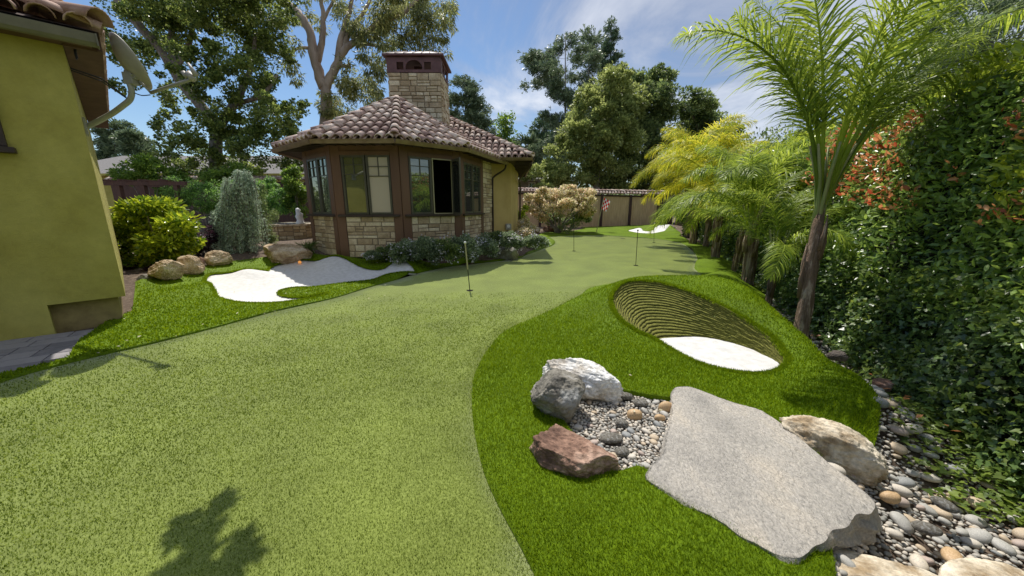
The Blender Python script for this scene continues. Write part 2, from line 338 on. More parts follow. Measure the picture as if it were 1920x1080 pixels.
sandL = [(385, 524), (395, 517), (420, 514), (455, 513), (496, 510), (505, 503), (520, 497), (555, 491), (590, 490), (640, 494), (675, 500), (708, 505), (730, 499), (752, 496), (775, 501), (779, 507), (760, 511), (725, 516), (695, 527), (640, 535), (590, 540), (553, 542), (530, 546), (523, 552), (535, 557), (568, 559), (600, 553), (616, 552), (600, 558), (560, 565), (520, 570), (480, 571), (440, 568), (408, 559), (403, 549), (395, 540), (385, 531)]
zsl = lambda py: .16 * min(max((535 - py) / 45, 0), 1)
SANDL = spline([W(a, b, zsl(b)) for a, b in sandL], 4)
sandF = [(1178, 433, .08), (1188, 430, .12), (1198, 428, .14), (1204, 430, .12), (1206, 433, .1), (1218, 434, .09), (1226, 430, .13), (1236, 428, .17), (1262, 427, .2), (1268, 427, .2), (1250, 430, .16), (1242, 434, .1), (1225, 438, .04), (1205, 438, .03), (1190, 436, .05)]
SANDF = spline([W(*p) for p in sandF], 3)
# height controls
ctl = []
outL0 = [(978, 481, .01), (940, 486, .02), (900, 490, .03), (850, 493, .05), (800, 494, .08), (740, 489, .13), (690, 485, .18), (640, 482, .22)]
ctl += [tuple(W(*p)) for p in outL0]
for e in (EL[::1], ET, hid, ER): ctl += [(p[0], p[1], 0) for p in e]
for p in RIM[::3]: ctl.append(tuple(p))
crest = [(1322, 462, .10), (1345, 482, .18), (1372, 506, .24), (1400, 533, .28), (1425, 556, .28), (1450, 580, .27), (1475, 601, .25), (1500, 622, .22), (1530, 643, .19), (1560, 662, .17), (1600, 695, .14), (1640, 745, .09), (1642, 800, .0)]
CR = [W(*p) for p in crest]; ctl += [tuple(p) for p in CR]
hn = np.array((.93, -.363))
OUT = []
for i, p in enumerate(CR):
    f = [.5, .5, .45, .4, .34, .3, .26, .22, .18, .12, .06, .03, .02][i]; q = p[:2] + hn * f; zz = [-.05, -.08, -.1, -.12, -.12, -.1, -.08, -.06, -.04, .0, .03, .03, -.02][i]; OUT.append((q[0], q[1], zz)); ctl.append((q[0], q[1], zz - .02))
ctl += [tuple(W(1260, 525.5, .45)), tuple(W(1200, 523, .43)), tuple(W(1330, 548, .38))]
ctl += [(2.8, 5.9, .25), (3.2, 6.5, .14), (1.75, 5.6, .25)]
for p in [(1000, 700), (1000, 800), (960, 700), (1100, 640), (1060, 600), (1180, 690), (1100, 900), (1200, 1000), (1300, 1060), (1400, 1075), (1060, 1000), (1150, 800), (1250, 700), (1560, 1075), (1300, 710), (1400, 730), (1500, 760), (1450, 850), (1560, 900)]:
    q = W(*p); ctl.append((q[0], q[1], .01))
for p in [(1110, 590, .07), (1125, 562, .17), (1135, 543, .26), (1140, 630, .06), (1120, 660, .03), (1200, 660, .01), (1080, 590, .03), (1112, 550, .09), (1560, 740, .04), (1600, 800, .0), (1520, 700, .08)]: ctl.append(tuple(W(*p)))
for y in np.arange(-1, 22, 1.0):           # ditch, hedge foot and the ground behind the hedge
    k = min(1, max(0, (12 - y) / 8)); xf = 2.25 + .39 * y
    if y < 4: ctl.append((xf - .45, y - .0, -.27 * k - .02))
    ctl.append((xf + .1, y, -.17 * k)); ctl.append((xf + 2.5, y, 0))
for p in [(1640, 1075, -.12), (1600, 1020, -.08), (1650, 950, -.15), (1640, 860, -.1)]: ctl.append(tuple(W(*p)))
# left mound, the bed and the terrace of the pavilion
ctl += [tuple(W(a, b, zsl(b))) for a, b in sandL[::2]]
for p in [(250, 560, .03), (300, 590, .03), (260, 530, .10), (330, 507, .2), (400, 495, .22), (470, 487, .24), (540, 485, .22), (640, 484, .22), (720, 490, .15), (800, 494, .1), (880, 492, .05), (150, 640, 0), (0, 700, 0), (350, 545, .08), (460, 500, .26)]: ctl.append(tuple(W(*p)))
ctl += [(-5.33, 9.0, .36), (-4.2, 8.3, .34), (-2.6, 8.3, .32), (-1.2, 9.2, .28), (-.4, 11, .22), (.2, 12.3, .2), (-7, 9, .34), (-9, 12, .36), (-12, 14, .36), (-14, 20, .36), (-7.5, 7.6, .22), (-9, 8, .25), (-3, 10, .37), (-4, 14, .37), (0, 15, .2), (-22, 25, .36), (-6.6, 7.9, .27)]
ctl += [(.9, 17, .14), (1.2, 20, .12), (3, 22.5, .05), (2, 24, .15), (6, 24, .15), (10.4, 24.2, .15), (0, 30, .2), (20, 30, 0), (-30, 0, 0), (-10, -5, 0), (8, -6, 0), (0, -6, 0), (-30, 40, .3), (40, 40, 0)]
ctl += [tuple(W(1262, 419, .42)), tuple(W(1255, 421, .42)), tuple(W(1180, 426, .2)), tuple(W(1220, 423.5, .3)), tuple(W(1272, 436, .1)), tuple(W(1120, 434, .03))] + [tuple(W(*p)) for p in sandF[::2]]
ctl = np.array(ctl)
_k = []
for p in ctl:
    if all((p[0] - q[0]) ** 2 + (p[1] - q[1]) ** 2 > .05 ** 2 for q in _k): _k.append(p)
ctl = np.array(_k)
def kern(d2): return np.sqrt(d2 + .06)
_D = ((ctl[:, None, :2] - ctl[None, :, :2]) ** 2).sum(-1)
_A = np.block([[kern(_D) - .03 * np.eye(len(ctl)), np.ones((len(ctl), 1))], [np.ones((1, len(ctl))), np.zeros((1, 1))]])
_c = np.linalg.solve(_A, np.append(ctl[:, 2], 0))
def Tz(P):
    P = np.atleast_2d(np.asarray(P, float))[:, :2]; out = np.empty(len(P))
    for i in range(0, len(P), 20000):
        q = P[i:i + 20000]; d = ((q[:, None] - ctl[None, :, :2]) ** 2).sum(-1); out[i:i + 20000] = kern(d) @ _c[:-1] + _c[-1]
    return out
def tz(x, y): return float(Tz([(x, y)])[0])
def sheet(name, outer, holes, zf, m, step, parent=None, skirt=.05, dens=None):
    """triangulated ground sheet with exact outline and a small skirt"""
    loops = [np.array(outer)[:, :2]] + [np.array(h)[:, :2] for h in holes]
    V = []; E = []
    for lp in loops:
        o = len(V); n = len(lp); V += [tuple(p) for p in lp]; E += [(o + i, o + (i + 1) % n) for i in range(n)]
    nb_ = len(V); mn = loops[0].min(0); mx = loops[0].max(0)
    G = []
    if dens is None: dens = lambda d: step
    y = mn[1]
    row = 0
    while y < mx[1]:
        s = dens(max(abs(y), .5)); xs = np.arange(mn[0] + (row % 2) * s * .5, mx[0], s); G.append(np.c_[xs, np.full(len(xs), y)]); y += s * .87; row += 1
    G = np.concatenate(G); G = G[region(G, loops[0], loops[1:])]
    B = np.array(V); keep = np.ones(len(G), bool)
    for i in range(0, len(G), 4000):
        g = G[i:i + 4000]; d = ((g[:, None] - B[None]) ** 2).sum(-1).min(1); keep[i:i + 4000] = d > (.35 * step) ** 2
    V += [tuple(p) for p in G[keep]]
    v, e, f, *_ = delaunay_2d_cdt([Vector(p) for p in V], E, [], 0, 1e-6)
    v = np.array([(p.x, p.y) for p in v]); f = np.array([t for t in f if len(t) == 3])
    cen = v[f].mean(1); f = f[region(cen, loops[0], loops[1:])]
    z = zf(v); Vv = np.c_[v, z]
    # skirt on boundary edges
    ed = {}
    for t in f:
        for a, b in ((t[0], t[1]), (t[1], t[2]), (t[2], t[0])):
            k = (min(a, b), max(a, b)); ed[k] = None if k in ed else (a, b)
    sk = [x for x in ed.values() if x is not None]
    if skirt:
        idx = sorted({i for e_ in sk for i in e_}); mp_ = {a: len(Vv) + i for i, a in enumerate(idx)}
        low = Vv[idx].copy(); low[:, 2] -= skirt; Vv = np.r_[Vv, low]
        f = np.r_[f, np.array([(b, a, mp_[a]) for a, b in sk] + [(b, mp_[a], mp_[b]) for a, b in sk])]
    return raw(name, Vv, f, m, parent, True)
# ---- ground to the horizon (one sheet, below everything)
def big_ground():
    xs = np.unique(np.r_[np.linspace(-400, -32, 20), np.arange(-32, -8, 1.0), np.arange(-8, 12, .16), np.arange(12, 40, 1.5), np.linspace(40, 400, 16)])
    ys = np.unique(np.r_[np.linspace(-60, -6, 14), np.arange(-6, -1, .5), np.arange(-1, 12, .14), np.arange(12, 42, .7), np.linspace(42, 600, 24)])
    X, Y = np.meshgrid(xs, ys); P = np.c_[X.ravel(), Y.ravel()]; z = Tz(P)
    far = np.clip((np.hypot(P[:, 0], P[:, 1] - 10) - 35) / 20, 0, 1); z = z * (1 - far)
    z = z - .035 + .012 * fbm(np.c_[P * 3, np.zeros(len(P))], 3) * (1 - far)
    g = np.r_[sEL, sETR[::1]]; ig = inside(P, GREEN); z[ig] = np.minimum(z[ig], -.045)
    for hole in (RIM, SANDL, SANDF):
        ii = inside(P, hole); z[ii] = -.16 if hole is RIM else z[ii] - .16
    # inside the mound just around the pot the soil stays well under the turf
    c = RIM[:, :2].mean(0); near = np.hypot(*(P - c).T) < 1.75; z[near] = np.minimum(z[near], -.12)
    nx = len(xs); i = np.arange(len(ys) - 1)[:, None] * nx + np.arange(nx - 1)[None]; i = i.ravel()
    tag(raw('ground', np.c_[P, z], np.c_[i, i + 1, i + 1 + nx, i + nx], M['soil'], None, True), kind='structure')
GREEN = np.r_[sEL, sETR, [W(1100, 1400), (-.3, -1.5, 0), (-6, -1.5, 0), (-6, 1.7, 0)]]
big_ground()
GS = sheet('putting_green', np.r_[sEL, sETR, [(.25, .3, 0), (.4, -1.5, 0), (-6, -1.5, 0), (-6, 1.7, 0)]], [], lambda v: .0 * v[:, 0], M['green'], .3, skirt=.04); tag(GS, kind='structure')
# ---- left fringe
outL = [(978, 481, .01), (940, 486, .02), (900, 490, .03), (850, 493, .05), (800, 494, .08), (740, 489, .13), (690, 485, .18), (640, 482, .22), (590, 481, .22), (540, 482, .23), (480, 486, .24), (420, 493, .23), (370, 500, .21), (330, 507, .2), (290, 518, .14), (255, 530, .1)]
def sidez(p): return W(p[0], p[1], .0)
zl = {}
OL = []
for p in outL:
    OL.append(W(*p))
PAV = [W(250, 590), W(205, 606), W(150, 640), W(138, 655), W(130, 672), W(100, 682), W(0, 705)]
fringeL = np.r_[sEL[:115], spline(OL, 4, False), np.array(PAV), [(-5.6, 2.2, 0)], [(-6, 1.7, 0)]]
near_d = lambda s0, k: (lambda d: max(s0, d * k))
sheet('fringe_turf', fringeL, [SANDL], lambda v: Tz(v) + .022, M['fringe'], .09, skirt=.05, dens=near_d(.09, .018))
tag(bpy.data.objects['fringe_turf'], kind='structure')
def sandz(v):
    d = np.min(np.hypot(v[:, None, 0] - SANDL[None, :, 0], v[:, None, 1] - SANDL[None, :, 1]), 1)
    return Tz(v) - .002 - .10 * np.clip(d / .7, 0, 1) ** 1.2 + .012 * fbm(np.c_[v * 5, v[:, :1] * 0], 3)
tag(sheet('bunker_sand', SANDL, [], sandz, M['sand'], .08, skirt=.03), kind='structure')
# ---- right fringe: round the pot bunker, the rocks, the far mound
OUTc = spline([np.array(p) for p in OUT], 5, False)
far = [W(1290, 450, 0), W(1278, 440, .1), W(1276, 430, .25), (9.6, 23.6, .3), (6, 23.9, .15), (4.6, 23.9, .15)]
lbk = [W(1098, 430, .05), W(1060, 437, 0), W(1020, 439, 0), W(1008, 445, .0), W(1002, 460, 0), W(1004, 468, 0)]
pocket = spline([W(*p) for p in [(1100, 738), (1150, 733), (1205, 745), (1252, 752), (1300, 760), (1300, 830), (1260, 880), (1222, 896), (1195, 884), (1150, 893), (1110, 860), (1060, 800), (1050, 760)]], 3)
rockR = [W(1640, 838, .0), W(1612, 818, 0), W(1575, 800, 0), W(1520, 830, 0), W(1560, 900, 0), W(1590, 960, 0), W(1560, 1015, 0), W(1566, 1075, 0), W(1585, 1250, 0)]
k0 = [i for i in range(len(sEL)) if np.hypot(*(sEL[i] - W(1016, 467))[:2]) < .35][0]
fr = np.r_[sETR[::-1], sEL[k0:][::-1], np.array(lbk)[::-1], np.array(far)[::-1], OUTc, np.array(rockR), [(.25, .3, 0)]]
def dedupe(P, e=.02):
    o = [P[0]]
    for p in P[1:]:
        if np.hypot(*(p - o[-1])[:2]) > e: o.append(p)
    return np.array(o)
fr = dedupe(fr)
fringeR = fr
FR = sheet('fringe_turf', fr, [RIM, pocket, SANDF], lambda v: Tz(v) + .022, M['fringe'], .05, skirt=.04, dens=near_d(.05, .018)); tag(FR, kind='structure')
tag(sheet('bunker_sand', SANDF, [], lambda v: Tz(v) + .012, M['sand'], .15, skirt=.02), kind='structure')
tag(sheet('bunker_sand', FLO * 1, [], lambda v: -.03 + .012 * fbm(np.c_[v * 7, v[:, :1] * 0], 3), M['sand'], .05, skirt=0), kind='structure')
def pot_wall():
    """stacked sod: many thin layers between the rim and the sand, each a small ledge"""
    n = len(RIM); L = 21; V = []; Fq = []
    A = RIM.copy(); A[:, 2] = Tz(A) + .02; B = FLO.copy(); B[:, 2] = -.06
    cx = B.mean(0); 
    for l in range(L):
        for sub, (t, off) in enumerate(((l / L, .0), ((l + .12) / L, .020), ((l + .74) / L, .024), ((l + .95) / L, .0))):
            hgt = 1 - (1 - t) ** 1.0
            P = A + (B - A) * hgt
            P[:, :2] = A[:, :2] + (B[:, :2] - A[:, :2]) * (t ** 1.25)
            d = (cx - P)[:, :2]; d /= np.linalg.norm(d, axis=1)[:, None]
            wv = (A[:, 2] - B[:, 2])[:, None]; k = np.clip(wv / .2, 0, 1)
            nz = fbm(np.c_[P[:, :2] * 22, np.full(n, l * 3.7)], 3)[:, None]
            P[:, :2] += d * (off * 1.0 * (1 + nz * .6) + .004 * nz) * k
            P[:, 2] += (.0022 * fbm(np.c_[P[:, :2] * 5, np.full(n, l * .9)], 2)) * k[:, 0]
            V.append(P)
    m = len(V); V = np.concatenate(V)
    for r in range(m - 1):
        i = np.arange(n); j = (i + 1) % n; Fq.append(np.c_[r * n + i, r * n + j, (r + 1) * n + j, (r + 1) * n + i])
    return raw('pot_bunker_wall', V, np.concatenate(Fq), M['sod'])
tag(pot_wall(), 'deep round bunker wall of stacked brown green sod layers around white sand', 'bunker wall')
tag(sheet('gravel_bed', pocket, [], lambda v: Tz(v) - .03, M['dirt'], .08, skirt=0), kind='structure')
# ------------------------------------------------------------------ turf pile near the camera
SLABP = np.array([W(x, y, .05) for x, y in [(1262, 731), (1290, 726), (1330, 739), (1375, 756), (1470, 798), (1572, 880), (1638, 938), (1600, 970), (1548, 1008), (1500, 1040), (1420, 1014), (1340, 966), (1290, 940), (1214, 890), (1245, 846), (1258, 775)]])[:, :2]
def blades(name, poly, holes, bbox, n, hgt, wid, m, zf, pw=1.6, dmax=5.0):
    P = np.c_[R.uniform(bbox[0], bbox[1], n * 3), R.uniform(bbox[2], bbox[3], n * 3)]
    d = np.hypot(P[:, 0], P[:, 1]); P = P[(R.rand(len(P)) < np.clip((1.3 / d) ** pw, 0, 1) * np.clip((dmax - d) / (dmax * .5), 0, 1)) & (d < dmax) & (P[:, 1] > .6)]
    P = P[region(P, poly, holes)][:n]; d = np.hypot(P[:, 0], P[:, 1]); n = len(P); z = zf(P)
    s = np.clip(d / 1.6, 1, 2.6); az = R.rand(n) * 6.283; h = hgt * R.uniform(.6, 1.15, n) * (s ** .35); w_ = wid * s * R.uniform(.7, 1.3, n)
    ln = R.uniform(0, .9, n) * h; la = R.rand(n) * 6.283
    a = np.c_[P[:, 0] - np.cos(az) * w_, P[:, 1] - np.sin(az) * w_, z - .004]; b = np.c_[P[:, 0] + np.cos(az) * w_, P[:, 1] + np.sin(az) * w_, z - .004]
    c = np.c_[P[:, 0] + np.cos(la) * ln, P[:, 1] + np.sin(la) * ln, z + h]
    V = np.stack([a, b, c], 1).reshape(-1, 3)
    return tag(raw(name, V, np.arange(3 * n).reshape(-1, 3), m), 'short blades of artificial turf', 'grass', kind='stuff')
blades('turf_blades', fringeR, [RIM, pocket, SLABP], (-.9, 4.4, .7, 6.5), 460000, .019, .0019, M['blade'], lambda P: Tz(P) + .022, dmax=6.5, pw=1.3)
blades('turf_blades', fringeL, [SANDL], (-7.8, -1.5, 2.2, 9.5), 200000, .018, .004, M['blade'], lambda P: Tz(P) + .022, dmax=12, pw=1.0)
blades('putting_blades', GREEN, [], (-5, 2, .7, 6), 420000, .011, .0020, M['gblade'], lambda P: 0 * P[:, 0], dmax=6.5, pw=1.2)
def lip():
    """longer fibres hanging over the rim of the pot bunker and the sand edges"""
    V = []
    for poly, n, zf in ((RIM, 26000, lambda P: Tz(P) + .02), (SANDL, 26000, lambda P: Tz(P) + .02)):
        i = R.randint(0, len(poly), n); t = R.rand(n)[:, None]; P = poly[i] * (1 - t) + poly[(i + 1) % len(poly)] * t
        P = P[:, :2] + R.normal(0, .012, (n, 2)); z = zf(P); c = poly[:, :2].mean(0); s = .0025 + .0006 * np.hypot(*P.T)
        az = R.rand(n) * 6.283; h = R.uniform(.012, .03, n); q = R.normal(0, .012, (n, 2))
        V.append(np.stack([np.c_[P[:, 0] - np.cos(az) * s, P[:, 1] - np.sin(az) * s, z - .01], np.c_[P[:, 0] + np.cos(az) * s, P[:, 1] + np.sin(az) * s, z - .01], np.c_[P + q, z + h]], 1).reshape(-1, 3))
    V = np.concatenate(V); tag(raw('turf_edge', V, np.arange(len(V)).reshape(-1, 3), M['blade']), 'ragged turf fibres along the bunker lips', 'grass', kind='stuff')
lip()
# ================================================================== LEFT HOUSE
s2 = math.sqrt(.5)
K = np.array((-4.91, 4.37)); dA = np.array((s2, s2)); dN = np.array((s2, -s2)); dS = np.array((-.737, .676)); dE = np.array((s2, s2))
def lh(a, b, z): """a along the front wall from the corner (negative = left), b outwards""" ; p = K + dA * a + (dN * b if b > 0 else dS * -b); return np.array((p[0], p[1], z))
house = thing('stucco_house', 'olive yellow stucco house corner with tiled roof at left', 'house', (-4.91, 4.37, 0))
m = MB()
zt = 3.17; L1 = -9.0; D1 = 5.7
def quadp(mb, pts): mb.add(pts, [tuple(range(len(pts)))])
n0, n1 = -.62, .345
body = [lh(L1, 0, -.1), lh(n0, 0, -.1), lh(n0, 0, n1), lh(0, 0, n1), lh(0, 0, zt), lh(L1, 0, zt)]
back = [p + np.array((dS[0], dS[1], 0)) * D1 for p in body]
m.add(body + back, [(0, 1, 2, 3, 4, 5), (11, 10, 9, 8, 7, 6)] + [(i, (i + 1) % 6 + 0, (i + 1) % 6 + 6, i + 6)[::-1] for i in range(6)])
m.build('wall', M['olive'], house)
m = MB(); m.box((lh(-.345, -.07 - D1 / 2, .12)), (.275, D1 / 2 - .02, .225), [[s2, s2, 0], [-.737, .676, 0], [0, 0, 1]]); m.build('foundation', M['stain'], house)
AX = [[s2, s2, 0], [s2, -s2, 0], [0, 0, 1]]; AS = [[s2, s2, 0], [-.737, .676, 0], [0, 0, 1]]
# soffit, fascia and gutter
m = MB(); m.box(lh(L1 / 2 + .10, .06, zt + .03), (abs(L1) / 2 + .12, .10, .03), AX); m.box(lh(.13, -D1 / 2, zt + .0), (.125, D1 / 2 + .1, .025), AS)
m.box(lh(.27, -D1 / 2, zt + .05), (.02, D1 / 2 + .12, .07), AS); m.build('soffit', M['soffit'], house)
m = MB()
prof = [(-.05, .05), (-.055, -.045), (-.03, -.07), (.03, -.07), (.055, -.04), (.07, .045), (.06, .05), (.045, -.03), (-.035, -.035), (-.04, .05)]
V = []
for a in (L1, .27): V += [lh(a, .22 + u, zt + .06 + v) for u, v in prof]
n = len(prof); m.add(V, [(i, (i + 1) % n, (i + 1) % n + n, i + n) for i in range(n)] + [tuple(range(n)), tuple(range(2 * n - 1, n - 1, -1))])
m.box(lh(.275, .225, zt + .05), (.006, .07, .06), AX); g = m.build('gutter', M['gutter'], house)
# roof plane and barrel tiles near the corner
def barrel(mb, p0, p1, r0, r1, up, seg=7, th=.012, arc=math.pi):
    """half barrel tile from the low end p0 to the high end p1"""
    p0 = np.array(p0, float); p1 = np.array(p1, float); t = p1 - p0; t /= np.linalg.norm(t); s = np.cross(t, up); s /= np.linalg.norm(s); u = np.cross(s, t)
    V = []
    for p, r in ((p0, r0), (p1, r1)):
        for k in range(seg + 1):
            q = (math.pi - arc) / 2 + arc * k / seg; V.append(p + r * math.cos(q) * s + r * math.sin(q) * u)
        for k in range(seg + 1):
            q = (math.pi - arc) / 2 + arc * k / seg; V.append(p + (r - th) * math.cos(q) * s + (r - th) * math.sin(q) * u)
    n = seg + 1; Fq = []
    for k in range(seg):
        Fq += [(k, k + 1, 2 * n + k + 1, 2 * n + k), (n + k + 1, n + k, 3 * n + k, 3 * n + k + 1), (k, n + k, n + k + 1, k + 1)]
    Fq += [(0, 2 * n, 3 * n, n), (n - 1, 2 * n - 1, 4 * n - 1, 3 * n - 1)]
    mb.add(V, Fq)
pit = .36
m = MB(); m.add([lh(L1, .28, zt + .13), lh(.30, .28, zt + .13), lh(.30, -D1, zt + .13), lh(-2.6, -2.6, zt + .13 + 2.88 * pit), lh(L1, -2.6, zt + .13 + 2.88 * pit)], [(0, 1, 3, 4), (1, 2, 3)])
m.add([lh(L1, .28, zt + .09), lh(.30, .28, zt + .09), lh(.30, -D1, zt + .09), lh(L1, -D1, zt + .09)], [(0, 3, 2, 1)]); m.build('roof', M['under'], house)
m = MB(); up = np.array((0, 0, 1.))
for c in range(20):
    a = .17 - c * .25
    for r in range(8):
        b = .30 - r * .36
        if a > b + .06: continue
        z = zt + .15 + (.30 - b) * pit
        barrel(m, lh(a + R.normal(0, .004), b, z + .015 + R.rand() * .008), lh(a, b - .42, z + .42 * pit), .105, .085, up)
for c in range(22):
    b = .15 - c * .25
    for r in range(6):
        a = .32 - r * .36
        if b > a - .0: continue
        z = zt + .15 + (.32 - a) * pit
        barrel(m, lh(a, b + R.normal(0, .004), z + .015 + R.rand() * .008), lh(a - .42, b, z + .42 * pit), .105, .085, up)
for r in range(9):
    a = .31 - r * .3; z = zt + .19 + (.30 - a) * pit; barrel(m, lh(a + .02, a, z + .035), lh(a - .34, a - .36, z + .36 * pit + .01), .14, .115, up)
m.build('roof_tiles', M['tilel'], house, smooth=True)
# window at the frame edge and its sill
pn = np.array((s2, -s2, 0)); p0 = lh(0, 0, 0)
q = WP(14, 282, p0, pn); a0 = np.dot(q[:2] - K, dA); zs = q[2]
sq = WP(32, 284, p0, pn); a1 = np.dot(sq[:2] - K, dA); q2 = WP(16, 272, p0, pn); a2 = np.dot(q2[:2] - K, dA)
m = MB(); m.box(lh(a1 - .75, .045, zs), (.75, .05, .03), AX); m.build('sill', M['dbrown'], house, bevel=.006)
m = MB(); m.box(lh(a2 - .055, .02, zs + .64), (.05, .03, .60), AX); m.box(lh(a2 - 1.30, .02, zs + .64), (.05, .03, .60), AX); m.box(lh(a2 - .68, .02, zs + 1.19), (.57, .028, .05), AX); wf = m.build('window', M['dbrown'], house)
m = MB(); m.box(lh(a2 - .68, .012, zs + .58), (.57, .012, .555), AX); m.build('pane', M['glass'], wf)
# cable clipped under the eave
cab = [WP(x, y, p0 + pn * .03, pn) for x, y in [(97, 40), (103, 48), (99, 60), (108, 72), (120, 76), (132, 74), (139, 84), (140, 98), (144, 112)]]
m = MB(); m.tube(spline(cab, 5, False), .008, 6); m.tube(spline([c + np.array((.015, 0, .012 * (-1) ** i)) for i, c in enumerate(cab)], 5, False), .006, 6)
m.build('cable', M['black'], house)
# ---- satellite dish on the side wall
so_ = np.array((.676, .737, 0)); f0 = lh(0, -.55, 2.42)
dish = thing('satellite_dish', 'grey satellite dish on a bent pipe arm fixed to the stucco house', 'satellite dish', tuple(f0))
def dp(px, py, off): return WP(px, py, lh(0, 0, 0) + so_ * off, so_) if off < .05 else WY(px, py, off)
Yd = f0[1] + .1
m = MB(); m.box(f0 + so_ * .012, (.07, .012, .10), [[-.737, .676, 0], [.676, .737, 0], [0, 0, 1]]); m.build('wall_plate', M['galv'], dish, bevel=.004)
arm = [f0 + so_ * .02, WY(205, 216, Yd - .05), WY(232, 197, Yd - .1), WY(244, 186, Yd - .12), WY(247, 172, Yd - .13), WY(243, 157, Yd - .14)]
m = MB(); m.tube(spline(arm, 6, False), .030, 12); m.build('mast', M['galv'], dish, smooth=True)
cD = WY(247, 117, Yd - .12); e1 = WY(213, 66, Yd - .30) - cD; e2 = WY(282, 174, Yd + .02) - cD
ax1 = (e2 - e1) / 2; rr = np.linalg.norm(ax1); ax1 /= rr
# the dish looks away to the upper right; a thin view of its bowl
vd = cD - np.array((0, 0, H)); vd /= np.linalg.norm(vd); pp = np.cross(ax1, vd); pp /= np.linalg.norm(pp); pp = pp if pp[0] > 0 else -pp
nd = pp * .96 + vd * .30; nd -= ax1 * np.dot(nd, ax1); nd /= np.linalg.norm(nd); ax2 = np.cross(nd, ax1)
V = []; Fq = []; nr, ns = 8, 36
for side in (0, 1):
    for i in range(nr + 1):
        r = i / nr * rr
        for k in range(ns):
            q = 2 * math.pi * k / ns; V.append(cD + ax1 * r * math.cos(q) + ax2 * r * .9 * math.sin(q) - nd * (.09 * (1 - (i / nr) ** 2) + side * .008))
o = (nr + 1) * ns
for i in range(nr):
    for k in range(ns):
        a, b, c, d = i * ns + k, i * ns + (k + 1) % ns, (i + 1) * ns + (k + 1) % ns, (i + 1) * ns + k
        Fq += [(a, b, c, d), (o + a, o + d, o + c, o + b)]
Fq += [(nr * ns + k, nr * ns + (k + 1) % ns, o + nr * ns + (k + 1) % ns, o + nr * ns + k) for k in range(ns)]
m = MB(); m.add(V, Fq); m.build('reflector', M['dish'], dish, smooth=True)
m = MB(); bc = WY(246, 148, Yd - .12); m.box(bc, (.055, .05, .065)); m.box(bc + np.array((.03, 0, .055)), (.07, .035, .03), [[.8, 0, -.6], [0, 1, 0], [.6, 0, .8]]); m.tube([bc + (.06, -.06, .03), bc + (.06, .07, .03)], .012, 8)
m.build('bracket', M['galv'], dish, bevel=.006)
h1 = WY(283, 174, Yd - .05); h2 = WY(330, 158, Yd - .2); h3 = WY(362, 148, Yd - .3)
m = MB(); m.tube([h1, h2, h3], [.02, .018, .018], 8); m.tube([WY(262, 152, Yd - .1), h1], .014, 6); m.build('feed_arm', M['galv'], dish, smooth=True)
m = MB(); m.tube([WY(364, 150, Yd - .3), WY(352, 137, Yd - .3)], [.032, .036], 12); m.tube([WY(368, 142, Yd - .3), WY(352, 118, Yd - .32)], [.03, .012], 8); m.tube([WY(352, 146, Yd - .28), WY(343, 135, Yd - .28)], [.02, .024], 10); m.build('feed_horn', M['dish'], dish, smooth=True)
m = MB(); m.tube([lh(.02, -.01, 2.95), WY(190, 147, Yd - .4), WY(236, 182, Yd - .12)], .009, 6); m.tube([lh(.02, -.01, 2.93), WY(190, 152, Yd - .4), WY(240, 186, Yd - .12)], .007, 6)
m.tube(spline([WY(252, 174, Yd - .12), WY(266, 179, Yd - .12), WY(282, 178, Yd - .1)], 4, False), .006, 5); m.build('cable', M['black'], dish)
# pavers beside the wall
def pavers():
    m = MB(); poly = np.array([W(150, 640), W(132, 670), W(60, 690), W(0, 704), (-6.0, 1.2, 0), (-11, -3.4, 0), lh(L1, .02, 0), lh(-.62, .02, 0), W(190, 618)])[:, :2]
    ax = np.array((.82, .57)); ay = np.array((-.57, .82)); o = np.array((-5, 3.2))
    for j in range(-30, 30):
        a = -12 + (j % 3) * .17
        while a < 6:
            l = R.choice([.22, .3, .42]); p = o + ax * (a + l / 2) + ay * (j * .215)
            if inside(p[None], poly)[0] or inside((p + ax * .08)[None], poly)[0] and False:
                m.box((p[0], p[1], -.018 + R.normal(0, .0015)), (l / 2 - .006, .1, .03), [[ax[0], ax[1], 0], [ay[0], ay[1], 0], [0, 0, 1]])
            a += l
    return m.build('paving', M['paver'], None, bevel=.004)
tag(pavers(), kind='structure')
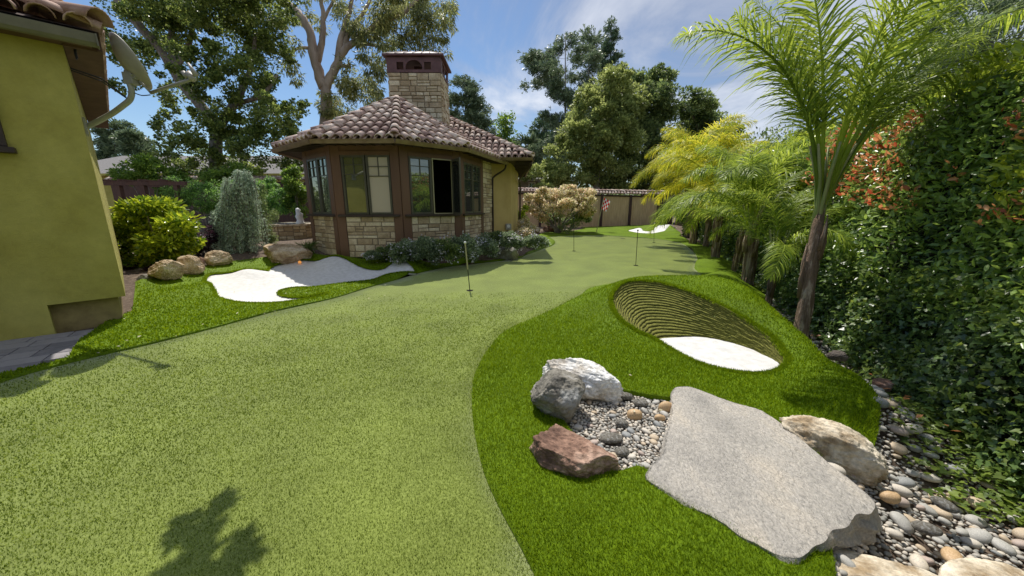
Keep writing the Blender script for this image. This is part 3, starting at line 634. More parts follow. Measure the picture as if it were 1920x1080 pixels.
# ================================================================== PAVILION
pv = thing('stone_pavilion', 'octagonal garden pavilion with brown tile roof stone panels and big chimney', 'building', (-3.37, 10.5, .36))
PA = np.array([(-5.33, 9.58), (-4.14, 8.58), (-2.59, 8.58), (-1.35, 9.58), (-.67, 11.99)]); zf0 = .25; zsill = 1.265; zwt = 2.60; ztop = 2.84
PE = np.array([(-6.0, 9.5), (-4.30, 8.12), (-2.50, 8.07), (-1.11, 9.32), (-.18, 12.1)]); ze = 2.86
apex = np.array((-3.12, 10.5, 4.26))
def ashlar(mb, mort, p, q, z0, z1, nrm, depth=.02, sz=(.085, .2)):
    """irregular coursed stone between plan points p,q"""
    p = np.array(p, float); q = np.array(q, float); L = np.linalg.norm(q - p); t = (q - p) / L; t3 = np.array((t[0], t[1], 0)); n3 = np.array((nrm[0], nrm[1], 0))
    mort.box(np.append((p + q) / 2, (z0 + z1) / 2) - n3 * .03, (L / 2 - .001, .03, (z1 - z0) / 2), [t3, n3, [0, 0, 1]])
    z = z0
    while z < z1 - .02:
        h = R.uniform(.10, .185)
        if z1 - z - h < .05: h = z1 - z
        x = 0
        while x < L - .01:
            w_ = R.uniform(.13, .38)
            if L - x - w_ < .09: w_ = L - x
            sub = [(z, h)] if (R.rand() < .70 or h < .13) else [(z, h * .5), (z + h * .5, h * .5)]
            for zz, hh in sub:
                d = depth * R.uniform(.5, 1.3); c = p + t * (x + w_ / 2)
                x0, x1 = x + .005, x + w_ - .005; a0, a1 = zz + .005, zz + hh - .005
                j = lambda: R.normal(0, .003)
                base = [(x0, a0), (x1, a0), (x1, a1), (x0, a1)]; V = []
                for (u, v) in base: V.append(np.append(p + t * u, v) - n3 * .01)
                for (u, v) in base:
                    uu = u + (.012 if u == x0 else -.012) * R.uniform(.4, 1.2); vv = v + (.01 if v == a0 else -.01) * R.uniform(.4, 1.2); V.append(np.append(p + t * uu, vv) + n3 * (d + j()))
                cc = (V[4] + V[5] + V[6] + V[7]) / 4 + n3 * .004; V.append(cc)
                mb.add(V, [(0, 1, 5, 4), (1, 2, 6, 5), (2, 3, 7, 6), (3, 0, 4, 7), (4, 5, 8), (5, 6, 8), (6, 7, 8), (7, 4, 8)])
            x += w_
        z += h
wall = MB(); stone = MB(); mort = MB(); posts = MB()
wins = []
for i in range(4):
    p, q = PA[i], PA[i + 1]; L = np.linalg.norm(q - p); t = (q - p) / L; nn = np.array((t[1], -t[0])); t3 = [t[0], t[1], 0]; n3 = [nn[0], nn[1], 0]; A3 = [t3, n3, [0, 0, 1]]
    Lw = L if i < 3 else 1.66                    # the last face carries a window only on its near part
    e0, e1 = (.20, .20)
    def at(a, z, off=0): r = p + t * a + nn * off; return np.array((r[0], r[1], z))
    # timber frame: corner posts, head, wall above
    for a in (e0 / 2, Lw - e1 / 2): posts.box(at(a, (zf0 + ztop) / 2, -.02), (e0 / 2, .05, (ztop - zf0) / 2), A3)
    ww = Lw - e0 - e1
    wall.box(at(Lw / 2, (zwt + .09 + ztop) / 2, -.03), (ww / 2, .045, (ztop - zwt - .09) / 2), A3)
    posts.box(at(Lw / 2, zwt + .045, -.015), (ww / 2, .05, .045), A3)
    m = MB(); m.box(at(Lw / 2, zsill - .02, .035), (Lw / 2 - .05, .055, .025), A3); m.build('sill', M['dbrown'] if i else M['dbrown'], pv, bevel=.005)
    a0_ = e0 + (.0 if i != 1 else .0); r0 = p + t * e0; r1 = p + t * (Lw - e1)
    stone = MB(); mort = MB(); ashlar(stone, mort, r0, r1, zf0, zsill - .045, nn); stn = mort.build('stone_panel', M['mortar'], pv); stone.build('stonework', M['ash'], stn)
    # window: two casements
    fr_ = MB(); fw = .045; a_l = e0 + .02; a_r = Lw - e1 - .02; mid = (a_l + a_r) / 2; zb = zsill + .01
    jam = MB()
    for a, b in ((e0, a_l), (a_r, Lw - e1)): jam.box(at((a + b) / 2, (zb + zwt) / 2, -.03), ((b - a) / 2, .04, (zwt - zb) / 2), A3)
    jam.box(at((e0 + Lw - e1) / 2, zb - .004, -.03), ((Lw - e0 - e1) / 2 - .0, .035, .004), A3)
    wroot = jam.build('window', M['dbrown'], pv)
    for s, (a, b) in enumerate(((a_l, mid - .012), (mid + .012, a_r))):
        if i == 2 and s == 1:
            # opened sash: pivots outwards on its right edge
            th = rad(80); hp = at(b, 0, .0)[:2]; ta = -t * math.cos(th) + nn * math.sin(th); na = np.array((ta[1], -ta[0])); wd = b - a
            def at2(u, z, off=0): r = hp + ta * u + na * off; return np.array((r[0], r[1], z))
            B3 = [[ta[0], ta[1], 0], [na[0], na[1], 0], [0, 0, 1]]; f = MB()
            for u in (fw / 2, wd - fw / 2): f.box(at2(u, (zb + zwt) / 2), (fw / 2, .02, (zwt - zb) / 2), B3)
            for z in (zb + fw / 2, zwt - fw / 2): f.box(at2(wd / 2, z), (wd / 2 - fw, .019, fw / 2), B3)
            for kz in (.15, .5, .85): f.box(at2(.0, zb + (zwt - zb) * kz, -.028), (.012, .01, .03), B3)
            f.build('open_sash', M['frame'], wroot)['label'] = 'open casement sash swung outwards'
            g_ = MB(); g_.box(at2(wd / 2, (zb + zwt) / 2), (wd / 2 - fw, .004, (zwt - zb) / 2 - fw), B3); g_.build('pane', M['glass'], wroot)
            f = MB()
            for u in (a + .012, b - .012): f.box(at(u, (zb + zwt) / 2, 0), (.012, .03, (zwt - zb) / 2), A3)
            for z in (zb + .012, zwt - .012): f.box(at((a + b) / 2, z, 0), ((b - a) / 2 - .024, .03, .012), A3)
            f.build('frame', M['cream_and_glint'], wroot); continue
        f = MB()
        for u in (a + fw / 2, b - fw / 2): f.box(at(u, (zb + zwt) / 2, 0), (fw / 2, .025, (zwt - zb) / 2), A3)
        for z in (zb + fw / 2, zwt - fw / 2): f.box(at((a + b) / 2, z, 0), ((b - a) / 2 - fw, .024, fw / 2), A3)
        zq = zwt - .42 if not (i == 1 and s == 1) else zwt - .46
        f.box(at((a + b) / 2, zq, .004), ((b - a) / 2 - fw, .012, .008), A3); f.box(at((a + b) / 2, zq + .21, .004), ((b - a) / 2 - fw, .012, .007), A3)
        f.box(at((a + b) / 2, (zq + zwt) / 2 - fw / 2, .003), (.008, .012, (zwt - zq) / 2 - fw / 2), A3)
        f.build('frame', M['frame'], wroot)
        g_ = MB(); g_.box(at((a + b) / 2, (zb + zwt) / 2, -.012), ((b - a) / 2 - fw, .004, (zwt - zb) / 2 - fw), A3)
        o = g_.build('pane', M['blind'] if (i == 1 and s == 1) else M['glass'], wroot)
        if i == 1 and s == 1: o['label'] = 'pane with a cream blind behind it'
wall.build('upper_wall', M['brown'], pv)
posts.build('timber_frame', M['brown'], pv, bevel=.004)
# remaining part of face 4: stone pilaster, then the stucco body behind
t = (PA[4] - PA[3]) / np.linalg.norm(PA[4] - PA[3]); nn = np.array((t[1], -t[0]))
stone = MB(); mort = MB(); ashlar(stone, mort, PA[3] + t * 1.67, PA[4], zf0, ztop, nn); stn = mort.build('stone_pilaster', M['mortar'], pv); stone.build('stonework', M['ash'], stn)
# room inside: its darkness is put into the near-black colour
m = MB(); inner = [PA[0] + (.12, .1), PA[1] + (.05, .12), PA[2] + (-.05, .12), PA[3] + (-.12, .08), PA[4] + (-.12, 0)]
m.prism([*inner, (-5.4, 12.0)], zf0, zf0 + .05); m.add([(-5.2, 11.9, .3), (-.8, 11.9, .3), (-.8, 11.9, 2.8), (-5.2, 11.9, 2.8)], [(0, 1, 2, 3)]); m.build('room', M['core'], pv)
# stucco body
BD = [(-.67, 12.0), (-.037, 12.58), (.26, 15.5), (.26, 17.2), (-5.4, 17.2), (-5.5, 12.0), (-5.33, 9.7)]
m = MB()
for a, b in zip(BD[:-1], BD[1:]): m.add([(a[0], a[1], .1), (b[0], b[1], .1), (b[0], b[1], 2.95), (a[0], a[1], 2.95)], [(0, 1, 2, 3)])
m.build('stucco_wall', M['ochre'], pv)
# roof: slab, soffit, tiles, hips
def facet(mb, e0, e1, a0, a1, sp=.205, rl=.31, r=.09):
    """tile columns on the roof plane e0-e1 (eave) to a0-a1 (top)"""
    e0, e1, a0, a1 = [np.array(x, float) for x in (e0, e1, a0, a1)]
    tt = (e1 - e0); L = np.linalg.norm(tt); tt /= L; nrm = np.cross(tt, (a0 + a1) / 2 - e0); nrm /= np.linalg.norm(nrm); nrm = nrm if nrm[2] > 0 else -nrm
    sl = np.cross(nrm, tt); sl = sl if sl[2] > 0 else -sl
    P2 = [((x - e0) @ tt, (x - e0) @ sl) for x in (e0, e1, a1, a0)]; P2 = np.array(P2)
    n = int(L / sp); sp = L / n
    for c in range(-40, n + 60):
        u = (c + .5) * sp; r_ = 0
        while r_ < 60:
            v = r_ * rl - .03; r_ += 1
            if v > P2[:, 1].max(): break
            if not inside(np.array([[u, v + rl * .45]]), P2)[0]: continue
            b = e0 + tt * (u + R.normal(0, .004)) + sl * v + nrm * (.028 + R.rand() * .006); h_ = e0 + tt * u + sl * (v + rl + .04) + nrm * .002
            barrel(mb, b, h_, r, r * .82, nrm, 6, .013)
            # the pan tile between
            g0 = e0 + tt * (u + sp / 2) + sl * v + nrm * .05; g1 = g0 + sl * (rl + .03) - nrm * .02
            if inside(np.array([[u + sp / 2, v + rl * .5]]), P2)[0]: barrel(mb, g0, g1, -.074, -.07, nrm, 4, -.01, arc=2.6)
def hipline(mb, a, b, r=.115, rl=.31, both=True):
    a = np.array(a, float); b = np.array(b, float); L = np.linalg.norm(b - a); t = (b - a) / L; n = max(1, int(L / rl)); d = L / n
    for k in range(n): p = a + t * (k * d); barrel(mb, p + (0, 0, .05), p + t * (d + .05) + (0, 0, .025), r, r * .8, np.array((0, 0, 1.)), 7, .014)
E3 = [np.append(x, ze) for x in PE]
mr = MB()
ME = np.array([(-6.1, 11.54), (.63, 11.54), (.63, 17.8), (-6.1, 17.8)]); zme = 2.93; rz = zme + 3.13 * .58
R0 = np.array((-6.1 + 3.13, 14.67, rz)); R1 = np.array((.63 - 3.13, 14.67, rz)); M3 = [np.append(x, zme) for x in ME]
apb = np.array((-3.37, 12.6, 4.22)); EL0 = np.array((-6.3, 11.9, ze))
tiles = MB()
facet(tiles, EL0, E3[0], apex, apex)
for i in range(4): facet(tiles, E3[i], E3[i + 1], apex, apex)
facet(tiles, M3[0], M3[1], R0, R1); facet(tiles, M3[1], M3[2], R1, R1)
for i in range(4): hipline(tiles, E3[i], apex)
hipline(tiles, M3[1], R1); hipline(tiles, R1, R0); hipline(tiles, M3[0], R0)
rf = MB(); 
rf.add([EL0] + E3 + [apex], [(0, 1, 6), (1, 2, 6), (2, 3, 6), (3, 4, 6), (4, 5, 6)]); rf.add([x - (0, 0, .05) for x in [EL0] + E3] + [np.array((-3.3, 11, ze - .05))], [(1, 0, 6), (2, 1, 6), (3, 2, 6), (4, 3, 6), (5, 4, 6)])
rf.add(M3 + [R0, R1], [(0, 1, 5, 4), (1, 2, 5), (2, 3, 4, 5), (3, 0, 4)]); rf.add([x - (0, 0, .05) for x in M3], [(3, 2, 1, 0)])
roof = rf.build('roof', M['under'], pv); tiles.build('roof_tiles', M['tile'], roof, smooth=True)
# gutters with brackets, downspouts
def gutter(name, P, z, parent, m_, r=.05):
    g = MB()
    for a, b in zip(P[:-1], P[1:]):
        a = np.array(a, float); b = np.array(b, float); t = (b - a) / np.linalg.norm(b - a); n = np.array((t[1], -t[0])); V = []
        pr = [(-.02, .03), (-.03, -.03), (0, -.055), (.045, -.055), (.07, -.01), (.085, .03), (.075, .03), (.06, -.01), (.04, -.04), (.0, -.042), (-.015, .02)]
        for q in (a - t * .01, b + t * .01): V += [np.append(q + n * u, z + v) for u, v in pr]
        k = len(pr); g.add(V, [(i, (i + 1) % k, (i + 1) % k + k, i + k) for i in range(k)] + [tuple(range(k)), tuple(range(2 * k - 1, k - 1, -1))])
    return g.build(name, m_, parent)
gutter('gutter', [EL0[:2]] + list(PE), ze - .035, pv, M['cgutter']); gutter('gutter', ME[:3], zme - .035, pv, M['cgutter'])
m = MB(); m.tube(spline([(-.2, 12.0, ze - .07), (-.25, 12.02, 2.62), (-.58, 12.0, 2.40), (-.63, 11.98, 2.2), (-.63, 11.97, 1.2), (-.63, 11.97, .3)], 5, False), .03, 8); m.build('downspout', M['dbrown'], pv, smooth=True)
m = MB(); m.tube(spline([(.60, 11.7, zme - .07), (.58, 11.8, 2.68), (.30, 14.2, 2.5), (.34, 15.4, 2.3), (.34, 15.45, 1.2), (.34, 15.45, .25)], 5, False), .035, 8); m.build('downspout', M['dbrown'], pv, smooth=True)
# rafters under the main eave
m = MB()
for y in np.arange(11.9, 17.5, .45): m = MB(); m.box((.36, y, zme - .09), (.24, .035, .035)); m.build('rafter_tail', M['dbrown'], pv)
for i in range(4):
    p, q = PE[i], PE[i + 1]; pi, qi = PA[i], PA[min(i + 1, 4)]
    for f_ in np.arange(.1, .95, .14):
        a = np.append(p + (q - p) * f_, ze - .075); b = np.append(pi + (qi - pi) * f_, ze - .04 + .0); t = (a - b); L = np.linalg.norm(t); t /= L; m = MB(); m.box((a + b) / 2, (L / 2 - .02, .022, .022), [t, np.cross((0, 0, 1), t), (0, 0, 1)]); m.build('rafter_tail', M['dbrown'], pv)
# chimney
ch = MB(); cx0, cx1, cy0, cy1 = -3.61, -2.09, 11.5, 12.7; ash2 = MB(); mo2 = MB()
for a, b, n_ in (((cx0, cy0), (cx1, cy0), (0, -1)), ((cx1, cy0), (cx1, cy1), (1, 0)), ((cx1, cy1), (cx0, cy1), (0, 1)), ((cx0, cy1), (cx0, cy0), (-1, 0))): ashlar(ash2, mo2, a, b, 3.3, 5.26, n_, .03)
chm = mo2.build('chimney', M['mortar'], pv); ash2.build('stonework', M['ash'], chm)
m = MB(); T_ = .03
def ring(mb, x0, x1, y0, y1, z0, z1, th): 
    mb.box(((x0 + x1) / 2, y0 + th / 2, (z0 + z1) / 2), ((x1 - x0) / 2, th / 2, (z1 - z0) / 2)); mb.box(((x0 + x1) / 2, y1 - th / 2, (z0 + z1) / 2), ((x1 - x0) / 2, th / 2, (z1 - z0) / 2))
    mb.box((x0 + th / 2, (y0 + y1) / 2, (z0 + z1) / 2), (th / 2, (y1 - y0) / 2 - th, (z1 - z0) / 2)); mb.box((x1 - th / 2, (y0 + y1) / 2, (z0 + z1) / 2), (th / 2, (y1 - y0) / 2 - th, (z1 - z0) / 2))
X0, X1, Y0, Y1 = cx0 - .03, cx1 + .03, cy0 - .035, cy1 + .03
ring(m, X0, X1, Y0, Y1, 5.265, 5.34, .04); ring(m, X0, X1, Y0, Y1, 5.60, 5.66, .04)
xm = (X0 + X1) / 2
for a, b in ((X0, xm - .50), (xm - .30, xm - .24), (xm + .24, xm + .30), (xm + .50, X1)): m.box(((a + b) / 2, Y0 + .02, 5.47), ((b - a) / 2, .019, .13))
for k in range(10):                            # arch over the middle vent
    q0, q1 = math.pi * k / 10, math.pi * (k + 1) / 10; x0_, x1_ = xm + .24 * math.cos(q0), xm + .24 * math.cos(q1); z0_, z1_ = 5.40 + .19 * math.sin(q0), 5.40 + .19 * math.sin(q1)
    V = [(x0_, Y0 + y, min(z0_, 5.6)) for y in (0, .04)] + [(x1_, Y0 + y, min(z1_, 5.6)) for y in (0, .04)] + [(x0_, Y0 + y, 5.6) for y in (0, .04)] + [(x1_, Y0 + y, 5.6) for y in (0, .04)]
    m.add(V, [(0, 2, 6, 4), (1, 5, 7, 3), (0, 1, 3, 2)])
for s in (-1, 1): m.box((xm + s * .4, Y0 + .02, 5.57), (.1, .019, .03))
for y0_, y1_ in ((Y0 + .04, Y0 + .22), (Y0 + .55, Y0 + .62), (Y1 - .25, Y1 - .04)):
    for X in (X0 + .02, X1 - .02): m.box((X, (y0_ + y1_) / 2, 5.47), (.019, (y1_ - y0_) / 2, .13))
m.box((xm, (Y0 + Y1) / 2, 5.47), (.12, .12, .13)); m.build('vent_housing', M['rust'], chm)
m = MB(); m.box((xm, (Y0 + Y1) / 2, 5.30), ((X1 - X0) / 2 - .1, (Y1 - Y0) / 2 - .1, .02)); m.build('flue', M['black'], chm)
m = MB(); o_ = .09; cz = 5.68; P = [(X0 - o_, Y0 - o_, cz), (X1 + o_, Y0 - o_, cz), (X1 + o_, Y1 + o_, cz), (X0 - o_, Y1 + o_, cz)]; Q = [(x, y, cz + .05) for x, y, z in P]; tp = [(X0 + .45, (Y0 + Y1) / 2, cz + .36), (X1 - .45, (Y0 + Y1) / 2, cz + .36)]
m.add(P + Q + tp, [(3, 2, 1, 0), (0, 1, 5, 4), (1, 2, 6, 5), (2, 3, 7, 6), (3, 0, 4, 7)]); cp = m.build('cap', M['rust'], chm)
m = MB(); m.add([np.array(x) + (0, 0, .003) for x in Q] + [np.array(x) + (0, 0, .003) for x in tp], [(0, 1, 5, 4), (1, 2, 5), (2, 3, 4, 5), (3, 0, 4)])
for k in range(7):
    f_ = (k + .5) / 7; a = np.array(Q[0]) * (1 - f_) + np.array(Q[1]) * f_; g_ = min(max((f_ - .25) / .5, 0), 1); b = np.array(tp[0]) * (1 - g_) + np.array(tp[1]) * g_; m.tube([a + (0, 0, .01), b + (0, 0, .01)], .011, 4)
m.build('cap_roof', M['capm'], chm)
ebx = thing('electric_box', 'grey electric meter box fixed on the ochre wall corner', 'meter box', (0.02, 12.6, .3))
m = MB(); m.box((-.12, 12.42, .78), (.10, .06, .10)); m.box((-.12, 12.42, .5), (.08, .05, .12)); m.tube([(-.12, 12.42, .5), (-.12, 12.42, .28)], .025, 8); m.build('enclosure', M['galv'], ebx, bevel=.008)
m = MB(); m.tube([(-.12, 12.355, .8), (-.12, 12.33, .8)], .055, 14); m.build('dial', M['white'], ebx)
# ================================================================== FAR FENCE
fy = 24.5; fz = .12
fn = thing('panel_fence', 'tan slatted fence with dark posts and tile coping behind the green', 'fence', (5, fy, .1))
def ztop_f(x): return 2.62 - .022 * (x - .5)
xs_ = [-.8, 1.9, 4.1, 6.02, 7.95, 9.83]
for a, b in zip(xs_[:-1], xs_[1:]):
    m = MB(); x = a + .10
    while x < b - .09:
        w_ = R.uniform(.05, .10); m.box((min(x + w_ / 2, b - .1), fy + R.uniform(-.008, .008), (fz + ztop_f(a) - .3) / 2), (w_ / 2 - .002, .02, (ztop_f(a) - .3 - fz) / 2)); x += w_
    m.build('slat_panel', M['fence'], fn)
for x in xs_: m = MB(); m.box((x, fy - .02, (fz + ztop_f(x) - .28) / 2), (.085, .07, (ztop_f(x) - .28 - fz) / 2 + .05)); m.build('post', M['post'], fn)
m = MB(); m.box((4.5, fy - .02, 2.22), (5.42, .06, .05), [[1, 0, -.022], [0, 1, 0], [.022, 0, 1]]); m.build('rail', M['post'], fn)
m = MB()
for x in np.arange(-.9, 10.2, .2):
    z = ztop_f(x) - .21
    for k, sd_ in ((0, -1), (1, 1)):
        for r_ in range(2): barrel(m, (x, fy + sd_ * (.34 - r_ * .17), z + r_ * .075), (x, fy + sd_ * (.14 - r_ * .17), z + .09 + r_ * .075), .092, .08, up, 6)
hipline(m, (-.9, fy, 2.62 - .02), (10.2, fy, 2.62 - .022 * 10.4), .09, .3); m.build('coping_tiles', M['tile'], fn, smooth=True)
gt = thing('wooden_gate', 'dark gate leaf beside a red brown board at the far fence end', 'gate', (10.5, 24.4, .1))
m = MB(); m.box((10.35, 24.45, 1.15), (.50, .03, 1.1)); m.build('leaf', M['post'], gt)
m = MB()
for k in range(6): m.box((10.96 + k * .19, 24.0, 1.2), (.09, .02, 1.12))
m.build('board_panel', M['brown'], gt); m = MB(); m.box((12.15, 23.9, 1.1), (.07, .07, 1.25)); m.build('post', M['post'], gt)
# ================================================================== HOUSES AND WALLS BEYOND
def box_house(name, label, x0, x1, y, z0, zt_, zr, dep, wins_, mh=None):
    h = thing(name, label, 'house', ((x0 + x1) / 2, y, z0)); mh = mh or M['house']
    m = MB(); m.box(((x0 + x1) / 2, y + dep / 2, (z0 + zt_) / 2), ((x1 - x0) / 2, dep / 2, (zt_ - z0) / 2)); m.build('wall', mh, h)
    o = .6; m = MB(); m.add([(x0 - o, y - o, zt_), (x1 + o, y - o, zt_), (x1 + o, y + dep + o, zt_), (x0 - o, y + dep + o, zt_), (x0 + dep / 2, y + dep / 2, zr), (x1 - dep / 2, y + dep / 2, zr)], [(0, 1, 5, 4), (1, 2, 5), (2, 3, 4, 5), (3, 0, 4), (3, 2, 1, 0)])
    m.build('roof', M['shingle'], h)
    m = MB(); m.box(((x0 + x1) / 2, y - o - .02, zt_ - .06), ((x1 - x0) / 2 + o, .03, .09)); m.build('fascia', mh, h)
    for (a, b, c, d) in wins_:
        m = MB(); m.box(((a + b) / 2, y - .03, (c + d) / 2), ((b - a) / 2, .04, (d - c) / 2)); wn = m.build('window', M['white'], h); m = MB(); m.box(((a + b) / 2, y - .075, (c + d) / 2), ((b - a) / 2 - .08, .01, (d - c) / 2 - .08)); m.build('pane', M['glass'], wn)
q0 = WY(960, 340, 34); q1 = WY(1012, 352, 34)
box_house('neighbour_house', 'small taupe neighbour house behind the tiled fence', q0[0] - 6, q1[0] + .4, 34, 0, WY(990, 337, 34)[2], WY(990, 325, 37)[2] + .2, 7, [(WY(991, 350, 34)[0], WY(1004, 350, 34)[0], 1.9, WY(997, 342, 34)[2])])
a_, b_ = WY(190, 315, 34), WY(580, 320, 34)
box_house('long_house', 'long low house with grey shingle roof behind the oak tree', a_[0] - 6, b_[0] + 3, 34, 0, WY(400, 327, 34)[2], WY(400, 298, 38)[2] + .3, 8, [(-30, -28.4, 1.6, 3.2), (-24, -22.4, 1.6, 3.2)], M['olive'])
w2 = thing('garden_wall', 'brown garden wall with grey tile coping under the oak', 'wall', (-16, 24, .3))
za, zb_ = WY(330, 338, 24)[2], WY(555, 348, 24)[2]
m = MB(); m.box((-17, 24, 1.2), (9, .12, za - 1.2 - .1)); m.build('panel', M['rwood'], w2)
m = MB()
for x in np.arange(-26, -8, .24):
    for sd_ in (-1, 1): barrel(m, (x, 24 + sd_ * .34, za - .03), (x, 24, za + .16), .11, .09, up, 6)
hipline(m, (-26, 24, za + .14), (-8, 24, za + .14), .1, .3); m.build('coping_tiles', M['tile'], w2, smooth=True)
pg = thing('pergola', 'dark red timber pergola behind the lemon bush', 'pergola', (-14.5, 15, .3))
a_, b_ = WY(205, 344, 15), WY(335, 344, 15)
for z, hh in ((a_[2], .075),): m = MB(); m.box(((a_[0] + b_[0]) / 2, 15, z), ((b_[0] - a_[0]) / 2 + .3, .06, hh)); m.build('beam', M['rwood'], pg); m = MB(); m.box(((a_[0] + b_[0]) / 2, 16.4, z), ((b_[0] - a_[0]) / 2 + .3, .06, hh)); m.build('beam', M['rwood'], pg)
for px in (222, 268, 330):
    x = WY(px, 344, 15)[0]; m = MB(); m.box((x, 15, (a_[2] + .3) / 2 - .04), (.08, .08, (a_[2] - .3) / 2 - .04)); m.build('post', M['rwood'], pg)
for x in np.arange(a_[0], b_[0], .8): m = MB(); m.box((x, 15.7, a_[2] + .11), (.03, 1.1, .035)); m.build('rafter', M['rwood'], pg)
# spa and statue
spa = thing('stone_spa', 'raised stone spa with blue water left of the pavilion', 'spa', (-8.6, 13.6, .36))
c0 = W(545, 447, .36); cc = np.array((-8.25, 12.9)); mo3 = MB(); as3 = MB(); zr_ = .86
pl = [(cc[0] + 1.15 * math.cos(q), cc[1] + 1.0 * math.sin(q)) for q in np.linspace(0, 2 * math.pi, 17)[:-1]]
for a, b in zip(pl, pl[1:] + pl[:1]):
    a, b = np.array(a), np.array(b); t = (b - a) / np.linalg.norm(b - a); ashlar(as3, mo3, a, b, .3, zr_ - .05, (t[1], -t[0]))
r_ = mo3.build('wall', M['mortar'], spa); as3.build('stonework', M['ash'], r_)
m = MB(); 
for s_, z0, z1 in ((1.06, zr_ - .05, zr_ + .01),):
    o1 = [(cc[0] + (x - cc[0]) * s_, cc[1] + (y - cc[1]) * s_) for x, y in pl]; i1 = [(cc[0] + (x - cc[0]) * .82, cc[1] + (y - cc[1]) * .82) for x, y in pl]; n = len(pl)
    V = [(x, y, z) for z in (z0, z1) for x, y in o1] + [(x, y, z) for z in (z0, z1) for x, y in i1]
    for i in range(n):
        j = (i + 1) % n; m.add([], []); m.f += [] 
    m.add(V, [f for i in range(n) for j in [(i + 1) % n] for f in ((i, j, n + j, n + i), (2 * n + j, 2 * n + i, 3 * n + i, 3 * n + j), (n + i, n + j, 3 * n + j, 3 * n + i), (j, i, 2 * n + i, 2 * n + j))])
m.build('coping', M['rcream'], spa)
m = MB(); m.prism([(cc[0] + (x - cc[0]) * .84, cc[1] + (y - cc[1]) * .84) for x, y in pl], .5, zr_ - .02); m.build('water', M['water'], spa)
m = MB(); sc = np.array((-7.32, 12.45)); sz = lambda k: .36 + k
m.tube([(sc[0], sc[1], .865), (sc[0], sc[1], .93), (sc[0] + .02, sc[1], 1.02), (sc[0] - .02, sc[1], 1.12), (sc[0] + .02, sc[1], 1.2), (sc[0] - .03, sc[1], 1.27), (sc[0] - .02, sc[1], 1.34), (sc[0] - .05, sc[1], 1.40)], [.15, .12, .10, .12, .11, .065, .075, .035], 14, .2)
tag(m.build('statue', M['statue'], None, smooth=True), 'small white weathered stone statue on the spa coping', 'statue')
# ================================================================== PINS, FLAG, SMALL THINGS
def pin(px, py, py_top, label, col='black', r=.008):
    b = W(px, py, 0); t = WY(px, py_top, b[1]); h = t[2]
    g = thing('practice_pin', label, 'golf pin', tuple(b), 0, 'practice pins on the green')
    q = WY(PT.get(px, px), py_top, b[1])
    m = MB(); m.tube([b, b + (q - b) * .5], r, 8); m.tube([b + (q - b) * .5, q], r * 1.3 if col == 'cream_and_glint' else r, 8); m.build('rod', M['black'], g)
    if col == 'cream_and_glint': m = MB(); m.tube([b + (q - b) * .45, q], r * 1.6, 8); m.build('rod_glint', M['cream_and_glint'], g)  # reflection on the black rod, painted as a cream outer tube
    m = MB(); V = []; 
    m.tube([q + (0, 0, -.022), q + (0, 0, -.012), q, q + (0, 0, .012), q + (0, 0, .022)], [.004, .019, .023, .019, .004], 12); m.build('knob', M['white'] if col != 'dark' else M['black'], g, smooth=True)
    m = MB(); m.tube([b + (0, 0, .002), b + (0, 0, .006)], .054, 20); m.build('cup', M['black'], g)
    m = MB(); m.tube([b + (-.06, 0, .012), b + (.06, 0, .012)], .005, 6); m.build('cross_bar', M['black'], g)
PT = {881: 872, 1192: 1196, 1226: 1227, 1076: 1076}
pin(881, 545, 455, 'nearest practice pin with ball top and pale reflection painted up its rod', 'cream_and_glint')
pin(1192, 498, 432, 'thin black pin in front of the far bunker sand', 'dark')
pin(1226, 455, 419, 'small black pin at the far right edge of the green')
pin(1076, 471, 409, 'black pin in front of the pale pink maple', 'dark')
b = W(1118, 436); q = WY(1133, 368, b[1] - .1)
fg = thing('flagstick', 'tall cream flagstick with red and white checkered flag', 'golf flag', tuple(b))
m = MB(); m.tube([b, q], .022, 8); m.build('stick', M['cream_and_glint'], fg)
for k, mm_ in ((0, M['red']), (1, M['wcloth'])):
    m = MB(); d = (b - q) / np.linalg.norm(b - q)
    for i in range(5):
        for j in range(4):
            if (i + j) % 2 != k: continue
            w0, w1 = .36 * j / 4 * (1 - i * .05), .36 * (j + 1) / 4 * (1 - i * .05)
            f = lambda u, v: q + d * (.06 + v * .125) + np.array((u, .05 * math.sin(u * 16 + v), -.62 * u))
            m.add([f(w0, i), f(w1, i), f(w1, i + 1), f(w0, i + 1)], [(0, 1, 2, 3)])
    o = m.build('flag', mm_, fg); o['label'] = ('red' if k == 0 else 'white') + ' squares of the flag'
    sm = o.modifiers.new('s', 'SOLIDIFY'); sm.thickness = .004
b = W(1168, 447.5); m = MB(); m.tube([b + (0, 0, .002), b + (0, 0, .005)], .11, 20); tag(m.build('hole_cup', M['black'], None), 'empty dark cup hole in the far green', 'golf hole')
b = W(562, 492, .17); m = MB(); m.tube([b + (0, 0, -.02), b + (0, 0, .02), b + (0, 0, .035), b + (0, 0, .04)], [.034, .034, .024, .006], 12)
tag(m.build('ground_light', M['amber'], None, smooth=True), 'small amber glowing ground light at the sand edge', 'garden light')
b = W(1740, 768, -.12); m = MB(); m.tube([b - (0, 0, .05), b + (.012, .01, .13)], .014, 10); tag(m.build('riser_pipe', M['galv'], None, smooth=True), 'short pale irrigation pipe standing in the ivy', 'pipe')
